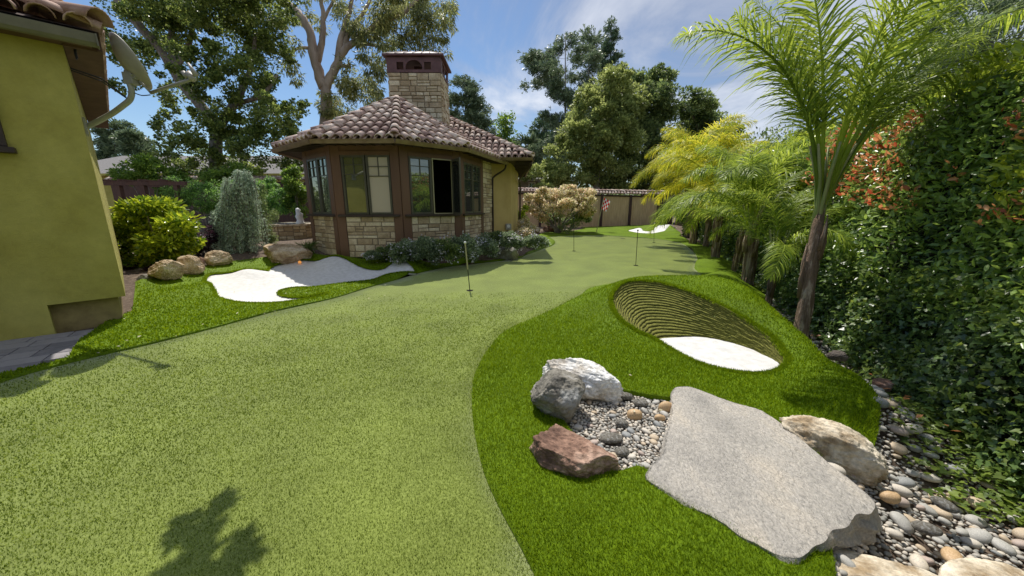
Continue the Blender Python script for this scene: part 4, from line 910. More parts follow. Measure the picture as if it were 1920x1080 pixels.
# ================================================================== ROCKS
import bmesh
_ico = {}
def ico(n):
    if n not in _ico:
        bm = bmesh.new(); bmesh.ops.create_icosphere(bm, subdivisions=n, radius=1); bm.verts.ensure_lookup_table()
        _ico[n] = (np.array([v.co[:] for v in bm.verts]), np.array([[v.index for v in f.verts] for f in bm.faces])); bm.free()
    return _ico[n]
def rock(name, label, c, dims, m, rz=0, seed=0, cuts=9, rough=.16, sub=6, tilt=(0, 0), cat='rock', fl=.72, group=None):
    rs = np.random.RandomState(seed); V, T = ico(sub); V = V.copy()
    nv = V.copy(); V = V * (1 + .5 * rough * fbm(V * 1.1 + seed, 2))[:, None]
    for _ in range(cuts):
        n = rs.normal(size=3); n /= np.linalg.norm(n); d = rs.uniform(fl, .92); k = V @ n - d; V = V - np.outer(np.clip(k, 0, None) * .97, n)
    r1 = fbm(V * 2.6 + seed * 2, 5, .6); r2 = np.abs(fbm(V * 4.2 + seed, 4)); crk = np.clip(1 - np.abs(fbm(V * 1.7 + seed * 5, 3)) / .05, 0, 1)
    V = V + nv * (rough * .55 * r1 - rough * .30 * r2 - .045 * crk + rough * .22 * fbm(V * 13 + seed, 3))[:, None]
    V = V * np.array(dims); cz, sz_ = math.cos(rz), math.sin(rz)
    tx, ty = tilt; Rm = np.array(Matrix.Rotation(rz, 3, 'Z') @ Matrix.Rotation(tx, 3, 'X') @ Matrix.Rotation(ty, 3, 'Y')); V = V @ Rm.T
    o = raw(name, V, T, m, None, True); o.location = tuple(c)
    return tag(o, label, cat, group)
rock('boulder', 'white and grey limestone boulder lying at the back of the pebble pocket', W(1088, 715, .1) + (0, .02, 0), (.36, .16, .17), M['rwhite'], rad(-24), 3, tilt=(0, rad(10)), rough=.2)
rock('boulder', 'grey blue boulder with brownish face in front of the white rock', W(1046, 742, .12), (.215, .19, .20), M['rgrey'], rad(20), 11, tilt=(rad(12), 0), rough=.17, cuts=12)
rock('boulder', 'reddish brown flat topped boulder at the front of the pebble pocket', W(1072, 852, .06), (.26, .16, .13), M['rred'], rad(-22), 21, tilt=(rad(8), rad(6)), rough=.2, cuts=13, fl=.62)
rock('boulder', 'cream quartz boulder wedged behind the right side of the slab', W(1562, 842, .0), (.27, .15, .15), M['rcream'], rad(-42), 35, rough=.22, tilt=(0, rad(14)))
rock('boulder', 'long pale cream rock lying below the right end of the slab', W(1668, 1100, -.10), (.30, .16, .085), M['rcream'], rad(-24), 44, rough=.13)
rock('boulder', 'pale cream rock at the bottom right corner of the gravel', W(1875, 1105, -.12), (.22, .13, .06), M['rcream'], rad(5), 45, rough=.1)
rock('boulder', 'brown rock at the foot of the turf mound beside the ivy', W(1655, 722, -.08), (.085, .07, .06), M['rred'], 0, 46)
rock('boulder', 'brown stone by the nearest palm trunk', W(1570, 668, -.02), (.10, .07, .06), M['rdark'], 0, 47)
# left bed rocks
def rk(px, py, wpx, hpx, mm, label, seed, z=.22, dy=0, **k):
    c = W(px, py + hpx * .32, z); dep = c[1] * math.cos(TH) + (H - z) * math.sin(TH); sx = wpx / 2 / F * dep; sz_ = hpx / 2 / F * dep * 1.05
    return rock('boulder', label, (c[0], c[1] + sx * .4, c[2] + sz_ * .45), (sx * 1.12, sx * .8, sz_ * 1.15), mm, k.pop('rz', 0), seed, **{**dict(fl=.58, cuts=14, rough=.2), **k})
rk(305, 505, 54, 44, M['rtan'], 'rounded tan boulder left of two others under the lemon bush', 51, z=.17)
rk(350, 497, 46, 34, M['rtan'], 'middle tan boulder with dappled light under the lemon bush', 52, z=.2)
rk(402, 487, 46, 30, M['rtan'], 'squarish tan boulder in front of the weeping cedar', 53, z=.22, fl=.6)
rk(375, 492, 16, 20, M['rred'], 'small red brown stone between two tan boulders', 54, z=.22)
rk(527, 473, 92, 38, M['rtan'], 'wide flat tan boulder left of the pavilion', 55, z=.26)
rk(268, 522, 24, 14, M['rgrey'], 'low grey stone near the house corner', 56, z=.1)
rk(400, 420, 58, 42, M['rdark'], 'dark brown boulder behind the lemon bush', 57, z=.36)
rk(432, 405, 34, 34, M['rred'], 'reddish boulder beside the weeping cedar top', 58, z=.36)
rk(950, 477, 44, 28, M['rgrey'], 'pale grey boulder at the corner of the flower bed', 59, z=.03, sub=4)
rk(996, 461, 22, 17, M['rgrey'], 'small grey boulder among the flowers at the green edge', 60, z=.03, sub=4)
for i, (px, py, w_, h_, mm, lb) in enumerate([(1005, 432, 20, 12, 'rcream', 'cream rock leftmost under the pink maple'), (1030, 428, 26, 14, 'rred', 'brown pink rock under the pink maple'), (1045, 420, 14, 16, 'rdark', 'dark upright stone under the pink maple'), (1022, 413, 16, 12, 'rtan', 'tan stone on top of the rocks under the maple'), (1058, 432, 18, 8, 'rcream', 'flat pale stone right of the maple rocks')]):
    rk(px, py, w_, h_, M[mm], lb, 70 + i, z=.1, sub=4)
# ---- the big slab
def slab():
    top = [(1262, 729), (1290, 723), (1330, 737), (1375, 753), (1425, 768), (1470, 795), (1520, 835), (1572, 878), (1617, 915), (1641, 938), (1634, 960), (1606, 962), (1586, 985), (1562, 990), (1548, 1010), (1525, 1022), (1500, 1042), (1460, 1036), (1420, 1016), (1385, 1000), (1340, 968), (1290, 942), (1245, 915), (1210, 890), (1222, 868), (1243, 846), (1252, 812), (1260, 775)]
    zt_ = .065; P = np.array([W(x, y, zt_) for x, y in top])[:, :2]; Q = spline(P, 5); n = len(Q)
    per = fbm(np.c_[Q * 9, np.zeros(n)], 3); c = Q.mean(0); dq = (Q - c); dq /= np.linalg.norm(dq, axis=1)[:, None]; Q = Q + dq * (per * .012)[:, None]
    right = np.clip((Q[:, 0] - 1.35) / .35, 0, 1)
    # top sheet
    g = []; s = .022
    for y in np.arange(Q[:, 1].min(), Q[:, 1].max(), s): xs = np.arange(Q[:, 0].min(), Q[:, 0].max(), s); g.append(np.c_[xs, np.full(len(xs), y)])
    g = np.concatenate(g); g = g[inside(g, Q)]; d = np.array([np.hypot(*(Q - p).T).min() for p in g]); g = g[d > .012]
    v, e, f, *_ = delaunay_2d_cdt([Vector(p) for p in list(Q) + list(g)], [(i, (i + 1) % n) for i in range(n)], [], 0, 1e-6)
    v = np.array([(p.x, p.y) for p in v]); f = np.array(f); f = f[inside(v[f].mean(1), Q)]
    d = np.array([np.hypot(*(Q - p).T).min() for p in v])
    z = zt_ + .010 * fbm(np.c_[v * 1.7, v[:, :1] * 0], 4) + .007 * fbm(np.c_[v @ np.array([[.79, .62], [-.62, .79]]) * (14, 5), v[:, :1] * 0], 4, .62) - .006 * np.clip(1 - d / .03, 0, 1) ** 2
    V = np.c_[v, z]; rings = [V[:n].copy()]; Fa = [f]; 
    L = 9; allV = [V]; prev = np.arange(n); base = len(V)
    th = .15 + .12 * right
    for l in range(1, L):
        k = l / (L - 1); R_ = V[:n].copy(); nz = fbm(np.c_[Q * 14, np.full(n, l * 1.3)], 3)
        R_[:, 2] = V[:n, 2] - th * k; R_[:, :2] += dq * ((.02 * math.sin(k * 3.1) + .022 * nz) * (1 + right))[:, None] - dq * (k * .05)[()] if False else dq * (((.02 * math.sin(k * 3.1) + .022 * nz) * (1 + right)) - .05 * k * k)[:, None]
        allV.append(R_); cur = base + (l - 1) * n + np.arange(n); i = np.arange(n); j = (i + 1) % n
        Fa += [np.c_[prev[j], prev[i], cur[i]], np.c_[prev[j], cur[i], cur[j]]]; prev = cur
    return tag(raw('stone_slab', np.concatenate(allV), np.concatenate(Fa), M['slab'], None, False), 'large flat grey stone slab with rough broken right edge', 'stone slab')
sl_o = slab()
me = sl_o.data; me.polygons.foreach_set('use_smooth', [p.normal.z > .75 for p in me.polygons])
# ---- river stones
def stone_mesh(i):
    rs = np.random.RandomState(100 + i); V, T = ico(3); V = V.copy(); V *= np.array((1, rs.uniform(.62, .85), rs.uniform(.42, .62)))
    V = np.sign(V) * np.abs(V) ** rs.uniform(.88, 1.0); V += .10 * fbm(V * 1.1 + i * 3, 2)[:, None] * V / (np.linalg.norm(V, axis=1)[:, None]); return V, T
PROT = []
for i in range(8):
    V, T = stone_mesh(i); me = bpy.data.meshes.new('river_stone'); me.from_pydata(V.tolist(), [], T.tolist()); me.polygons.foreach_set('use_smooth', np.ones(len(T), bool)); me.materials.append(M['pebble']); PROT.append((me, V, T))
slabQ = np.array([W(x, y, .1) for x, y in [(1262, 729), (1290, 723), (1375, 753), (1470, 795), (1572, 878), (1641, 938), (1600, 975), (1500, 1042), (1385, 1000), (1290, 942), (1210, 890), (1245, 845), (1258, 775)]])[:, :2]
def placed(x, y, r, P, k):
    if not P: return True
    A = np.array(P); return np.all(np.hypot(A[:, 0] - x, A[:, 1] - y) > (A[:, 2] + r) * k)
big = []; allst = []
# named stones first
def named(px, py, rpx, label, mm=None, fl=.6, z=.0, rz=0):
    c = W(px, py, z); dep = c[1] * math.cos(TH) + (H - z) * math.sin(TH); r = rpx / F * dep; me = PROT[R.randint(8)][0].copy(); me.materials.clear(); me.materials.append(mm or M['pebble'])
    o = bpy.data.objects.new('river_stone', me); C.objects.link(o); o.location = (c[0], c[1], z + r * .25); o.scale = (r, r, r * fl / .52); o.rotation_euler = (0, R.normal(0, .1), rz); tag(o, label, 'stone'); allst.append((c[0], c[1], r * .9)); return o
named(1190, 782, 14, 'rounded tan stone standing amid the small pebbles', M['ptan'], .8)
named(1248, 768, 14, 'orange tan round stone touching the slab corner', M['ptan'], .9)
named(1237, 786, 10, 'low tan stone just below the orange round stone', M['ptan'], .6)
named(1172, 746, 14, 'oval grey stone at the back of the pebble pocket', M['rgrey'], .55)
named(1201, 758, 14, 'flat blue grey stone right of the oval grey stone', M['rgrey'], .4)
named(1166, 797, 12, 'round grey stone in the middle of the pebble pocket', M['rgrey'], .6)
named(1145, 826, 22, 'wide flat blue grey stone beside the red boulder', M['rgrey'], .35)
named(1166, 850, 14, 'pale angular grey stone near the red boulder tip', M['rgrey'], .5)
named(1625, 805, 15, 'tan cobble right below the turf corner', M['ptan'], .6, -.05)
named(1785, 1050, 24, 'large smooth tan stone at the bottom right of the gravel', M['ptan'], .5, -.15, .8)
named(1722, 1060, 19, 'brown grey stone left of the large tan stone', None, .5, -.13, .9)
named(1668, 935, 16, 'rounded pale tan stone right of the slab end', M['ptan'], .7, -.12)
named(1735, 995, 20, 'dark blue grey stone lying in the lower gravel', M['rgrey'], .5, -.15, -.6)
named(1770, 950, 18, 'pale green grey stone on the gravel bank', M['rgrey'], .5, -.15, -.8)
# right bank: size falls from the mound to the ditch, then pebbles
cand = []
xf = lambda y: 2.25 + .39 * y
def bankmask(P):
    x, y = P[:, 0], P[:, 1]; m1 = ~inside(P, fringeR) & ~inside(P, slabQ) & (x > 1.2) & (x < xf(y) + .25) & (y > .85) & (y < 9)
    crestx = np.interp(y, OUTc[::-1, 1], OUTc[::-1, 0] - .15); return m1 & ((x > crestx) | (y < 2.4))
def try_fill(n, rmin, rmax, region_f, bbox, lim, k, sizepow=2.0):
    out = []; XY = np.c_[R.uniform(bbox[0], bbox[1], n), R.uniform(bbox[2], bbox[3], n)]; RR = rmin + (rmax - rmin) * R.rand(n) ** sizepow; ok_ = region_f(XY)
    for (x, y), r in zip(XY[ok_].tolist(), RR[ok_].tolist()):
        gx, gy = int(x / .12), int(y / .12); ok = True
        for dx in (-1, 0, 1):
            for dy in (-1, 0, 1):
                for (a, b, rr) in GR.get((gx + dx, gy + dy), ()):
                    if (a - x) ** 2 + (b - y) ** 2 < ((rr + r) * k) ** 2: ok = False; break
                if not ok: break
            if not ok: break
        if not ok: continue
        GR.setdefault((gx, gy), []).append((x, y, r)); out.append((x, y, r))
        if len(out) >= lim: break
    return out
GR = {}
for s in allst: GR.setdefault((int(s[0] / .12), int(s[1] / .12)), []).append(s)
def upper(x, y):   # larger cobbles on the bank below the turf
    return 1.0
crx = lambda y: np.interp(y, OUTc[::-1, 1], OUTc[::-1, 0])
bank = try_fill(16000, .028, .054, lambda P: bankmask(P) & (P[:, 0] < crx(P[:, 1]) + .42) & (P[:, 1] > 1.5) & (P[:, 1] < 5.5), (1.4, 4.6, 1.3, 5.5), 100, .76, 1)
mid_ = try_fill(12000, .018, .033, lambda P: bankmask(P) & (P[:, 1] < 5.5), (1.2, 4.6, .85, 5.5), 210, .85, 1.4)
pk = lambda P: inside(P, pocket) & ~inside(P, slabQ - np.array((0.0, 0)))
pock = try_fill(3000, .016, .03, pk, (.4, 1.7, 1.5, 2.8), 60, .85, 1.3)
small = try_fill(60000, .008, .017, lambda P: (bankmask(P) & (P[:, 1] < 4)), (1.2, 4.0, .85, 4.0), 5200, .8, 1.2)
smallp = try_fill(30000, .0075, .016, pk, (.4, 1.7, 1.5, 2.8), 1700, .8, 1.2)
farst = try_fill(7000, .02, .05, lambda P: bankmask(P), (3, 6.5, 4.5, 9), 500, .8, 1.3)
allb = sorted(bank + mid_ + pock, key=lambda s: -s[2] / (s[1] + .5))[:286]
first = {}; PCOL = []
for cn, a_, b_ in (('grey', (.33, .32, .29), (.54, .52, .47)), ('cream', (.50, .45, .37), (.68, .62, .53)), ('tan', (.42, .33, .22), (.62, .50, .36)), ('blue grey', (.20, .205, .20), (.36, .365, .35)), ('pink', (.36, .28, .23), (.54, .44, .38))):
    mm = mat(cn + ' river stone', a_, b_, 14, .6, .2, 70, obj=False, speck=.2, skl=50); L_ = []
    for i in range(3):
        q = PROT[(i * 3 + len(PCOL)) % 8][0].copy(); q.materials.clear(); q.materials.append(mm); L_.append(q)
    PCOL.append(L_)
for idx, (x, y, r) in enumerate(allb):
    me = PROT[R.randint(8)][0]; o = bpy.data.objects.new('river_stone', me); C.objects.link(o)
    inp = inside(np.array([[x, y]]), pocket)[0]; z = tz(x, y) + (-.02 if inp else -.01)
    o.location = (x, y, z + r * .22); s = r * R.uniform(1.0, 1.25); o.scale = (s, s, s); o.rotation_euler = (R.normal(0, .18), R.normal(0, .25), R.normal(-.75, .45))
    ck = R.choice(5, p=[.34, .2, .2, .14, .12]); o.data = PCOL[ck][R.randint(3)]; cn = ('mid grey', 'pale cream', 'tan', 'dark blue grey', 'pinkish brown')[ck]
    if inp:
        zn = 'under the white and grey boulders' if y > 2.3 else ('beside the slab edge' if x > .95 else 'beside the reddish boulder'); sz_ = 'larger' if r > .022 else 'small'; tag(o, '%s %s pebble in the pocket %s' % (sz_, cn, zn), 'stone', '%s pebbles in the pocket' % cn)
    else:
        sz_ = 'large' if r > .045 else 'medium' if r > .03 else 'small'; w_ = crx(y); zn = 'high on the bank' if (x - w_ < .16 and y > 1.9) else 'low by the ivy' if x > xf(y) - .25 else 'mid bank'
        ds = 'near the slab end' if y < 1.9 else 'past the turf corner' if y < 2.8 else 'along the mound' if y < 3.9 else 'near the palm trunks'
        tag(o, '%s %s river stone %s %s' % (sz_, cn, zn, ds), 'stone', '%s %s river stones %s %s' % (sz_, cn, zn, ds))
rest = [s for s in bank + mid_ + pock if s not in set(allb)]
def stuff_stones(L, name, label, sub=2):
    Vs = []; Ts = []; o = 0; V0, T0 = ico(sub); zz = Tz([(s[0], s[1]) for s in L])
    for i, (x, y, r) in enumerate(L):
        d = np.array((1, R.uniform(.6, .85), R.uniform(.45, .62))) * r * R.uniform(1, 1.3); a = R.rand() * 6.28; V = V0 * d; t = R.normal(0, .25)
        V = np.c_[V[:, 0] * math.cos(t) - V[:, 2] * math.sin(t), V[:, 1], V[:, 0] * math.sin(t) + V[:, 2] * math.cos(t)]
        V = np.c_[V[:, 0] * math.cos(a) - V[:, 1] * math.sin(a), V[:, 0] * math.sin(a) + V[:, 1] * math.cos(a), V[:, 2]]
        Vs.append(V + (x, y, zz[i] - .022 + r * .25 + R.rand() * r * .5)); Ts.append(T0 + o); o += len(V0)
    tag(raw(name, np.concatenate(Vs), np.concatenate(Ts), M['pebbles'], None, True), label, 'gravel', kind='stuff')
stuff_stones(small + smallp + rest, 'gravel', 'fine mixed river pebbles filling the gaps')
stuff_stones(farst, 'gravel', 'distant stones strewn along the palm row', 1)
# ================================================================== LEAVES
def rotfrom(D, N):
    """orthonormal frames with x along D"""
    D = D / (np.linalg.norm(D, axis=1)[:, None] + 1e-9); Y = np.cross(N, D); Y /= (np.linalg.norm(Y, axis=1)[:, None] + 1e-9); Z = np.cross(D, Y); return D, Y, Z
TP = {
 'leaf': (np.array([(0, 0, 0), (.5, .26, .07), (1, 0, -.05), (.5, -.26, .07)]), np.array([(0, 2, 1), (0, 3, 2)])),
 'round': (np.array([(0, 0, 0), (.45, .45, .08), (1, 0, -.04), (.45, -.45, .08)]), np.array([(0, 2, 1), (0, 3, 2)])),
 'long': (np.array([(0, 0, 0), (.4, .12, .03), (1, 0, -.1), (.4, -.12, .03)]), np.array([(0, 2, 1), (0, 3, 2)])),
 'needle': (np.array([(0, .05, 0), (0, -.05, 0), (1, 0, 0)]), np.array([(0, 1, 2)])),
 'tuft': (np.array([(0, 0, 0), (1, .1, 0), (.9, .28, .1), (.1, 0, 0), (1, -.12, .05), (.85, -.35, 0), (0, 0, 0), (.9, .05, .35), (.8, -.1, .45)]), np.array([(0, 1, 2), (3, 4, 5), (6, 7, 8)])),
 'oval': (np.array([(0, 0, 0), (.3, .2, .05), (.7, .19, .03), (1, 0, -.06), (.7, -.19, .03), (.3, -.2, .05), (.5, 0, -.02)]), np.array([(0, 6, 1), (1, 6, 2), (2, 6, 3), (3, 6, 4), (4, 6, 5), (5, 6, 0)])),
 'ivy': (np.array([(.15, 0, 0), (-.05, .28, .02), (.28, .48, -.03), (.45, .26, .05), (1, 0, -.06), (.45, -.26, .05), (.28, -.48, -.03), (-.05, -.28, .02)]), np.array([(0, 2, 1), (0, 3, 2), (0, 4, 3), (0, 5, 4), (0, 6, 5), (0, 7, 6)])),
}
def scatter(P, D, N, size, tp):
    T0, F0 = TP[tp]; X, Y, Z = rotfrom(D, N); s = (size if hasattr(size, '__len__') else np.full(len(P), size))[:, None, None]
    V = P[:, None] + s * (T0[None, :, 0:1] * X[:, None] + T0[None, :, 1:2] * Y[:, None] + T0[None, :, 2:3] * Z[:, None])
    k = len(T0); Fc = (F0[None] + (np.arange(len(P)) * k)[:, None, None]).reshape(-1, 3); return V.reshape(-1, 3), Fc
def crown_geo(blobs, n, size, tp, droop=.0, sub=7, spread=.42, inner=.15, flat=1., rnd=.9, upn=.6):
    """blobs (x,y,z,rx,ry,rz): leaves gathered in sub-clumps spread over each blob, gaps between them"""
    B = np.array(blobs, float); ar = (B[:, 3] * B[:, 5]) ** 1.0; cnt = np.maximum((ar / ar.sum() * n).astype(int), 8)
    P = []; D = []
    for b, c in zip(B, cnt):
        u = R.normal(size=(sub, 3)); u /= np.linalg.norm(u, axis=1)[:, None]; rr = R.uniform(.55, .95, sub)[:, None]; cs = u * rr
        k = R.randint(0, sub, c); rad_ = R.uniform(.5, 1.2, sub)[k] * spread; v = R.normal(size=(c, 3)); v /= np.linalg.norm(v, axis=1)[:, None]
        q = cs[k] + v * (rad_ * R.rand(c) ** .45)[:, None] * np.array((1, 1, .75)); ii = R.rand(c) < inner; q[ii] = v[ii] * (R.rand(ii.sum()) ** .5 * .8)[:, None]
        P.append(b[:3] + q * b[3:6]); D.append(v * flat + q * .3)
    P = np.concatenate(P); D = np.concatenate(D); D = D + R.normal(0, rnd * .5, D.shape); D[:, 2] -= droop
    N = R.normal(0, 1, D.shape) * (1 - upn); N[:, 2] += upn
    return scatter(P, D, N, size * R.uniform(.6, 1.3, len(P)), tp)
def limb(mb, P, r0, r1, seg=8, n=5):
    S = spline(P, n, False); S[1:-1] += R.normal(0, r0 * .09, S[1:-1].shape); mb.tube(S, np.linspace(r0, r1, len(S)), seg, .12)
def blobs_px(L, Y, dy=1.0, ry=None):
    out = []
    for b in L:
        px, py, rp = b[:3]; q = (b[3] if len(b) > 3 else rp); y = Y + (b[4] if len(b) > 4 else R.uniform(-dy, dy)); c = WY(px, py, y); dep = np.linalg.norm(c - (0, 0, H)) * .9
        # metres per pixel at this depth
        mpp = (c[1] * math.cos(TH) - (c[2] - H) * math.sin(TH)) / F
        out.append((c[0], c[1], c[2], rp * mpp, max(rp, q) * mpp * .9, q * mpp))
    return out
def tree(name, label, base, Y, blobs, trunk, limbs, m, mb_, n, size, tp, r0, cat='tree', group=None, dy=1.5, **k):
    c = WY(base[0], base[1], Y); zb = tz(c[0], c[1]) if Y < 30 else 0; t = thing(name, label, cat, (c[0], c[1], zb), 0, group)
    T_ = MB(); pts = [(c[0], c[1], zb - .1)] + [WY(x, y, Y) for x, y in trunk]; rs = np.linspace(r0, r0 * .55, 4 * (len(pts) - 1) + 1)
    S = spline(pts, 4, False); rs[0] *= 1.35; T_.tube(S, rs, 12, .12)
    for L_ in limbs:
        P = [WY(p[0], p[1], Y + (p[2] if len(p) > 2 else 0)) for p in L_[1:]]; limb(T_, P, L_[0] * r0, L_[0] * r0 * .3)
    T_.build('trunk', mb_, t, smooth=True)
    if blobs:
        V, Fc = crown_geo(blobs_px(blobs, Y, dy), n, size, tp, **k); raw('crown', V, Fc, m, t)
    return t
# ---- the oak
ob = []
rs_ = np.random.RandomState(5)
for px, py, r in [(250, 40, 75), (330, 60, 80), (420, 40, 85), (200, -30, 70), (300, -60, 80), (400, -70, 90), (480, 30, 75), (360, 130, 60), (440, 130, 75), (500, 110, 60), (250, 110, 45), (470, 200, 70), (520, 220, 50), (540, 250, 38), (400, 220, 45), (330, 175, 42), (310, 235, 34), (350, 265, 42), (300, 290, 25), (430, 270, 55), (490, 280, 60), (540, 300, 35), (380, 300, 45), (560, 200, 25), (470, 330, 40), (280, 5, 60), (350, 0, 70), (520, -20, 60), (230, 160, 24), (420, 330, 40), (340, 320, 35)]: ob.append((px, py, r * .9, r * .8))
tree('oak_tree', 'big leafy oak with forked grey trunk behind the garden wall', (403, 332), 25, ob, [(404, 290), (410, 232)],
     [(.75, (410, 238), (370, 190), (330, 140), (290, 80, -.5), (235, 20, -1), (190, -30, -1)), (.6, (411, 236), (440, 195, .5), (455, 165, 1), (470, 130, 1), (480, 60, 1)), (.5, (345, 155), (320, 90), (330, 30), (340, -30)), (.35, (300, 90), (265, 60), (240, 30)), (.35, (440, 195), (490, 180, -1), (520, 140, -1)), (.4, (404, 250), (450, 245), (500, 225, 1)), (.45, (325, 130), (355, 80), (360, 20))],
     M['oak'], M['bark'], 90000, .155, 'round', .50, dy=2.5, sub=16, spread=.27, inner=.14)
# ---- eucalyptus
eb = []
for px, py, r, q in [(500, 20, 40, 30), (520, 70, 24, 30), (540, 110, 14, 26), (555, 140, 10, 22), (470, -30, 50, 40), (690, 30, 55, 40), (760, 20, 60, 45), (800, 50, 45, 45), (825, 90, 18, 35), (730, 80, 50, 40), (700, 110, 30, 35), (650, 150, 26, 38), (640, 190, 40, 35), (680, 180, 35, 40), (620, 200, 26, 25), (700, 140, 26, 45), (790, 0, 60, 40), (840, 20, 14, 40), (600, -30, 60, 30), (560, 20, 20, 30), (690, 70, 30, 30), (720, 0, 50, 30), (770, 80, 30, 24), (560, 85, 10, 16), (810, 120, 14, 25), (600, 50, 12, 20), (640, 20, 20, 20)]: eb.append((px, py, r, q))
tree('eucalyptus_tree', 'tall eucalyptus with pale bare branching trunk behind the pavilion', (612, 380), 30, eb, [(612, 300), (611, 235), (612, 180), (607, 150)],
     [(.72, (607, 165), (590, 110), (580, 60), (560, 25), (515, -10), (480, -40)), (.62, (609, 165), (628, 128), (640, 100), (665, 78), (700, 50), (760, 20), (790, -10)), (.5, (594, 115), (605, 70), (605, 20), (598, -30)), (.5, (632, 122), (640, 70), (655, 20), (665, -30)), (.38, (645, 100), (655, 60), (690, 10), (700, -30)), (.25, (583, 90), (555, 92), (540, 115)), (.3, (640, 122), (656, 125), (652, 112)), (.32, (580, 60), (545, 10), (530, -30)), (.3, (665, 78), (700, 85), (720, 90)), (.22, (605, 40), (625, 0), (640, -40))],
     M['euc'], M['ebark'], 26000, .34, 'long', .58, dy=3, droop=1.0, sub=8, spread=.42)
# ---- dark pine right of the chimney
def conifer(name, label, px, pyb, pyt, Y, hw, m, n, size, r0=.25, tiers=11, lean=0, gap=.35, shape=None, tp='tuft', start=.1, bark='bark', cr_=.30):
    b = WY(px, pyb, Y); b[2] = 0; t_ = WY(px + lean, pyt, Y); Hh = t_[2]; mpp = hw / F * Y; T = thing(name, label, 'tree', (b[0], b[1], 0))
    mb = MB(); mb.tube([b + (t_ - b) * k for k in np.linspace(0, 1, 8)], np.linspace(r0, .03, 8), 8, .1); P = []; D = []; br = []
    for i in range(tiers * 5):
        f = start + (1 - start) * (i + R.rand()) / (tiers * 5); a = R.rand() * 6.283; rr = mpp * (shape(f) if shape else (1 - f) ** .8 + .05) * R.uniform(.6, 1.1)
        c = b + (t_ - b) * f; e = c + np.array((math.cos(a) * rr, math.sin(a) * rr, R.uniform(-.02, .18) * rr))
        mb.tube([c, (c + e) / 2 + (0, 0, .05 * rr), e], [r0 * .22 * (1.05 - f), r0 * .13 * (1.05 - f), .012], 5); br.append((c, e, rr))
    tot = sum(x[2] for x in br)
    for c, e, rr in br:
        k = int(n * rr / tot); nc = max(2, int(rr * 1.6)); fc = R.uniform(gap, 1.05, nc); oc = R.normal(0, .10 * rr + .05, (nc, 3)) * (1, 1, .5); w_ = R.randint(0, nc, k); f = fc[w_][:, None]; d = (e - c); P.append(c + d * f + oc[w_] + R.normal(0, 1, (k, 3)) * (cr_, cr_, cr_ * .6)); D.append(d / np.linalg.norm(d) + R.normal(0, .6, (k, 3)) + (0, 0, .25))
    P = np.concatenate(P); D = np.concatenate(D); N = R.normal(size=D.shape)
    mb.build('trunk', M[bark], T, smooth=True); V, Fc = scatter(P, D, N, size * R.uniform(.6, 1.3, len(P)), tp); raw('crown', V, Fc, M[m], T); return T
conifer('pine_tree', 'grey green pine just right of the pavilion chimney', 872, 330, 146, 42, 44, 'pine', 11000, .40, shape=lambda f: .95 * math.sin(min(1, (f - .25) * 1.5) * 3.0) ** .5 if .25 < f < .9 else .35, start=.3)
conifer('pine_tree', 'tall open crowned pine with long low branch at centre', 1062, 345, 66, 44, 66, 'pine', 12000, .42, lean=-2, shape=lambda f: .42 + .55 * abs(math.sin(f * 9.5)) if f < .93 else .3, start=.28, gap=.45)
conifer('snag_tree', 'thin ragged conifer top between the pine and the redwood', 1105, 300, 62, 47, 17, 'pine', 2200, .5, shape=lambda f: .8, start=.5)
conifer('redwood_tree', 'pointed conical redwood tallest right of the open pine', 1146, 300, 34, 52, 34, 'redw', 12000, .42, start=.35, tiers=18, cr_=.22, shape=lambda f: min(1, (1.01 - f) * 2.6) * .9)
# long low branch of the pine
conifer('cone_tree', 'small bright green cone shaped tree above the pavilion roof end', 948, 345, 218, 30, 20, 'bright', 5000, .26, shape=lambda f: .75 if f < .7 else .45, tp='leaf', start=.15)
conifer('far_conifer', 'hazy grey pine left of another beyond the house wall', 212, 330, 236, 60, 26, 'pine', 3500, .8, shape=lambda f: .8, start=.2)
conifer('far_conifer', 'hazy grey pine right of another beyond the house wall', 252, 330, 255, 58, 28, 'pine', 3500, .8, shape=lambda f: .8, start=.2)
conifer('far_conifer', 'blue grey conifer behind the pavilion right eave', 985, 345, 268, 50, 34, 'pine', 4500, .7, shape=lambda f: .85, start=.1)
conifer('far_conifer', 'blue green conifer between the small cone tree and the big pale tree', 1018, 345, 236, 55, 34, 'redw', 4500, .7, shape=lambda f: .9, start=.1)
tree('tall_laurel', 'dense pale green tree rising in front of the redwood', (1120, 350), 32, [(1130, 170, 34, 40), (1150, 150, 30, 34), (1100, 215, 45, 40), (1075, 255, 42, 40), (1110, 270, 50, 50), (1055, 300, 38, 36), (1150, 215, 50, 50), (1165, 270, 50, 55), (1040, 335, 26, 22), (1085, 330, 45, 30), (1140, 325, 50, 35), (1160, 175, 26, 36), (1095, 180, 20, 24), (1190, 190, 30, 34)], [(1120, 300), (1130, 220)], [(.6, (1122, 290), (1090, 240), (1070, 220)), (.6, (1126, 250), (1160, 200), (1170, 150))], M['lgt'], M['bark'], 60000, .24, 'leaf', .35, dy=1.6, sub=16, spread=.28, inner=.15)
tree('dark_oak', 'dark green tree right of the dense pale green tree', (1210, 360), 34, [(1205, 170, 34, 44), (1235, 150, 28, 26), (1225, 200, 40, 40), (1240, 250, 40, 45), (1200, 260, 45, 50), (1215, 320, 50, 40), (1170, 335, 45, 30), (1255, 330, 35, 45), (1190, 220, 35, 35), (1245, 175, 24, 24), (1140, 340, 30, 24)], [(1212, 300), (1214, 220)], [(.6, (1212, 300), (1185, 240)), (.6, (1213, 280), (1240, 200)), (.4, (1206, 345), (1150, 345), (1130, 338))], M['drk'], M['bark'], 44000, .26, 'leaf', .35, dy=1.8, sub=14, spread=.32, inner=.2)
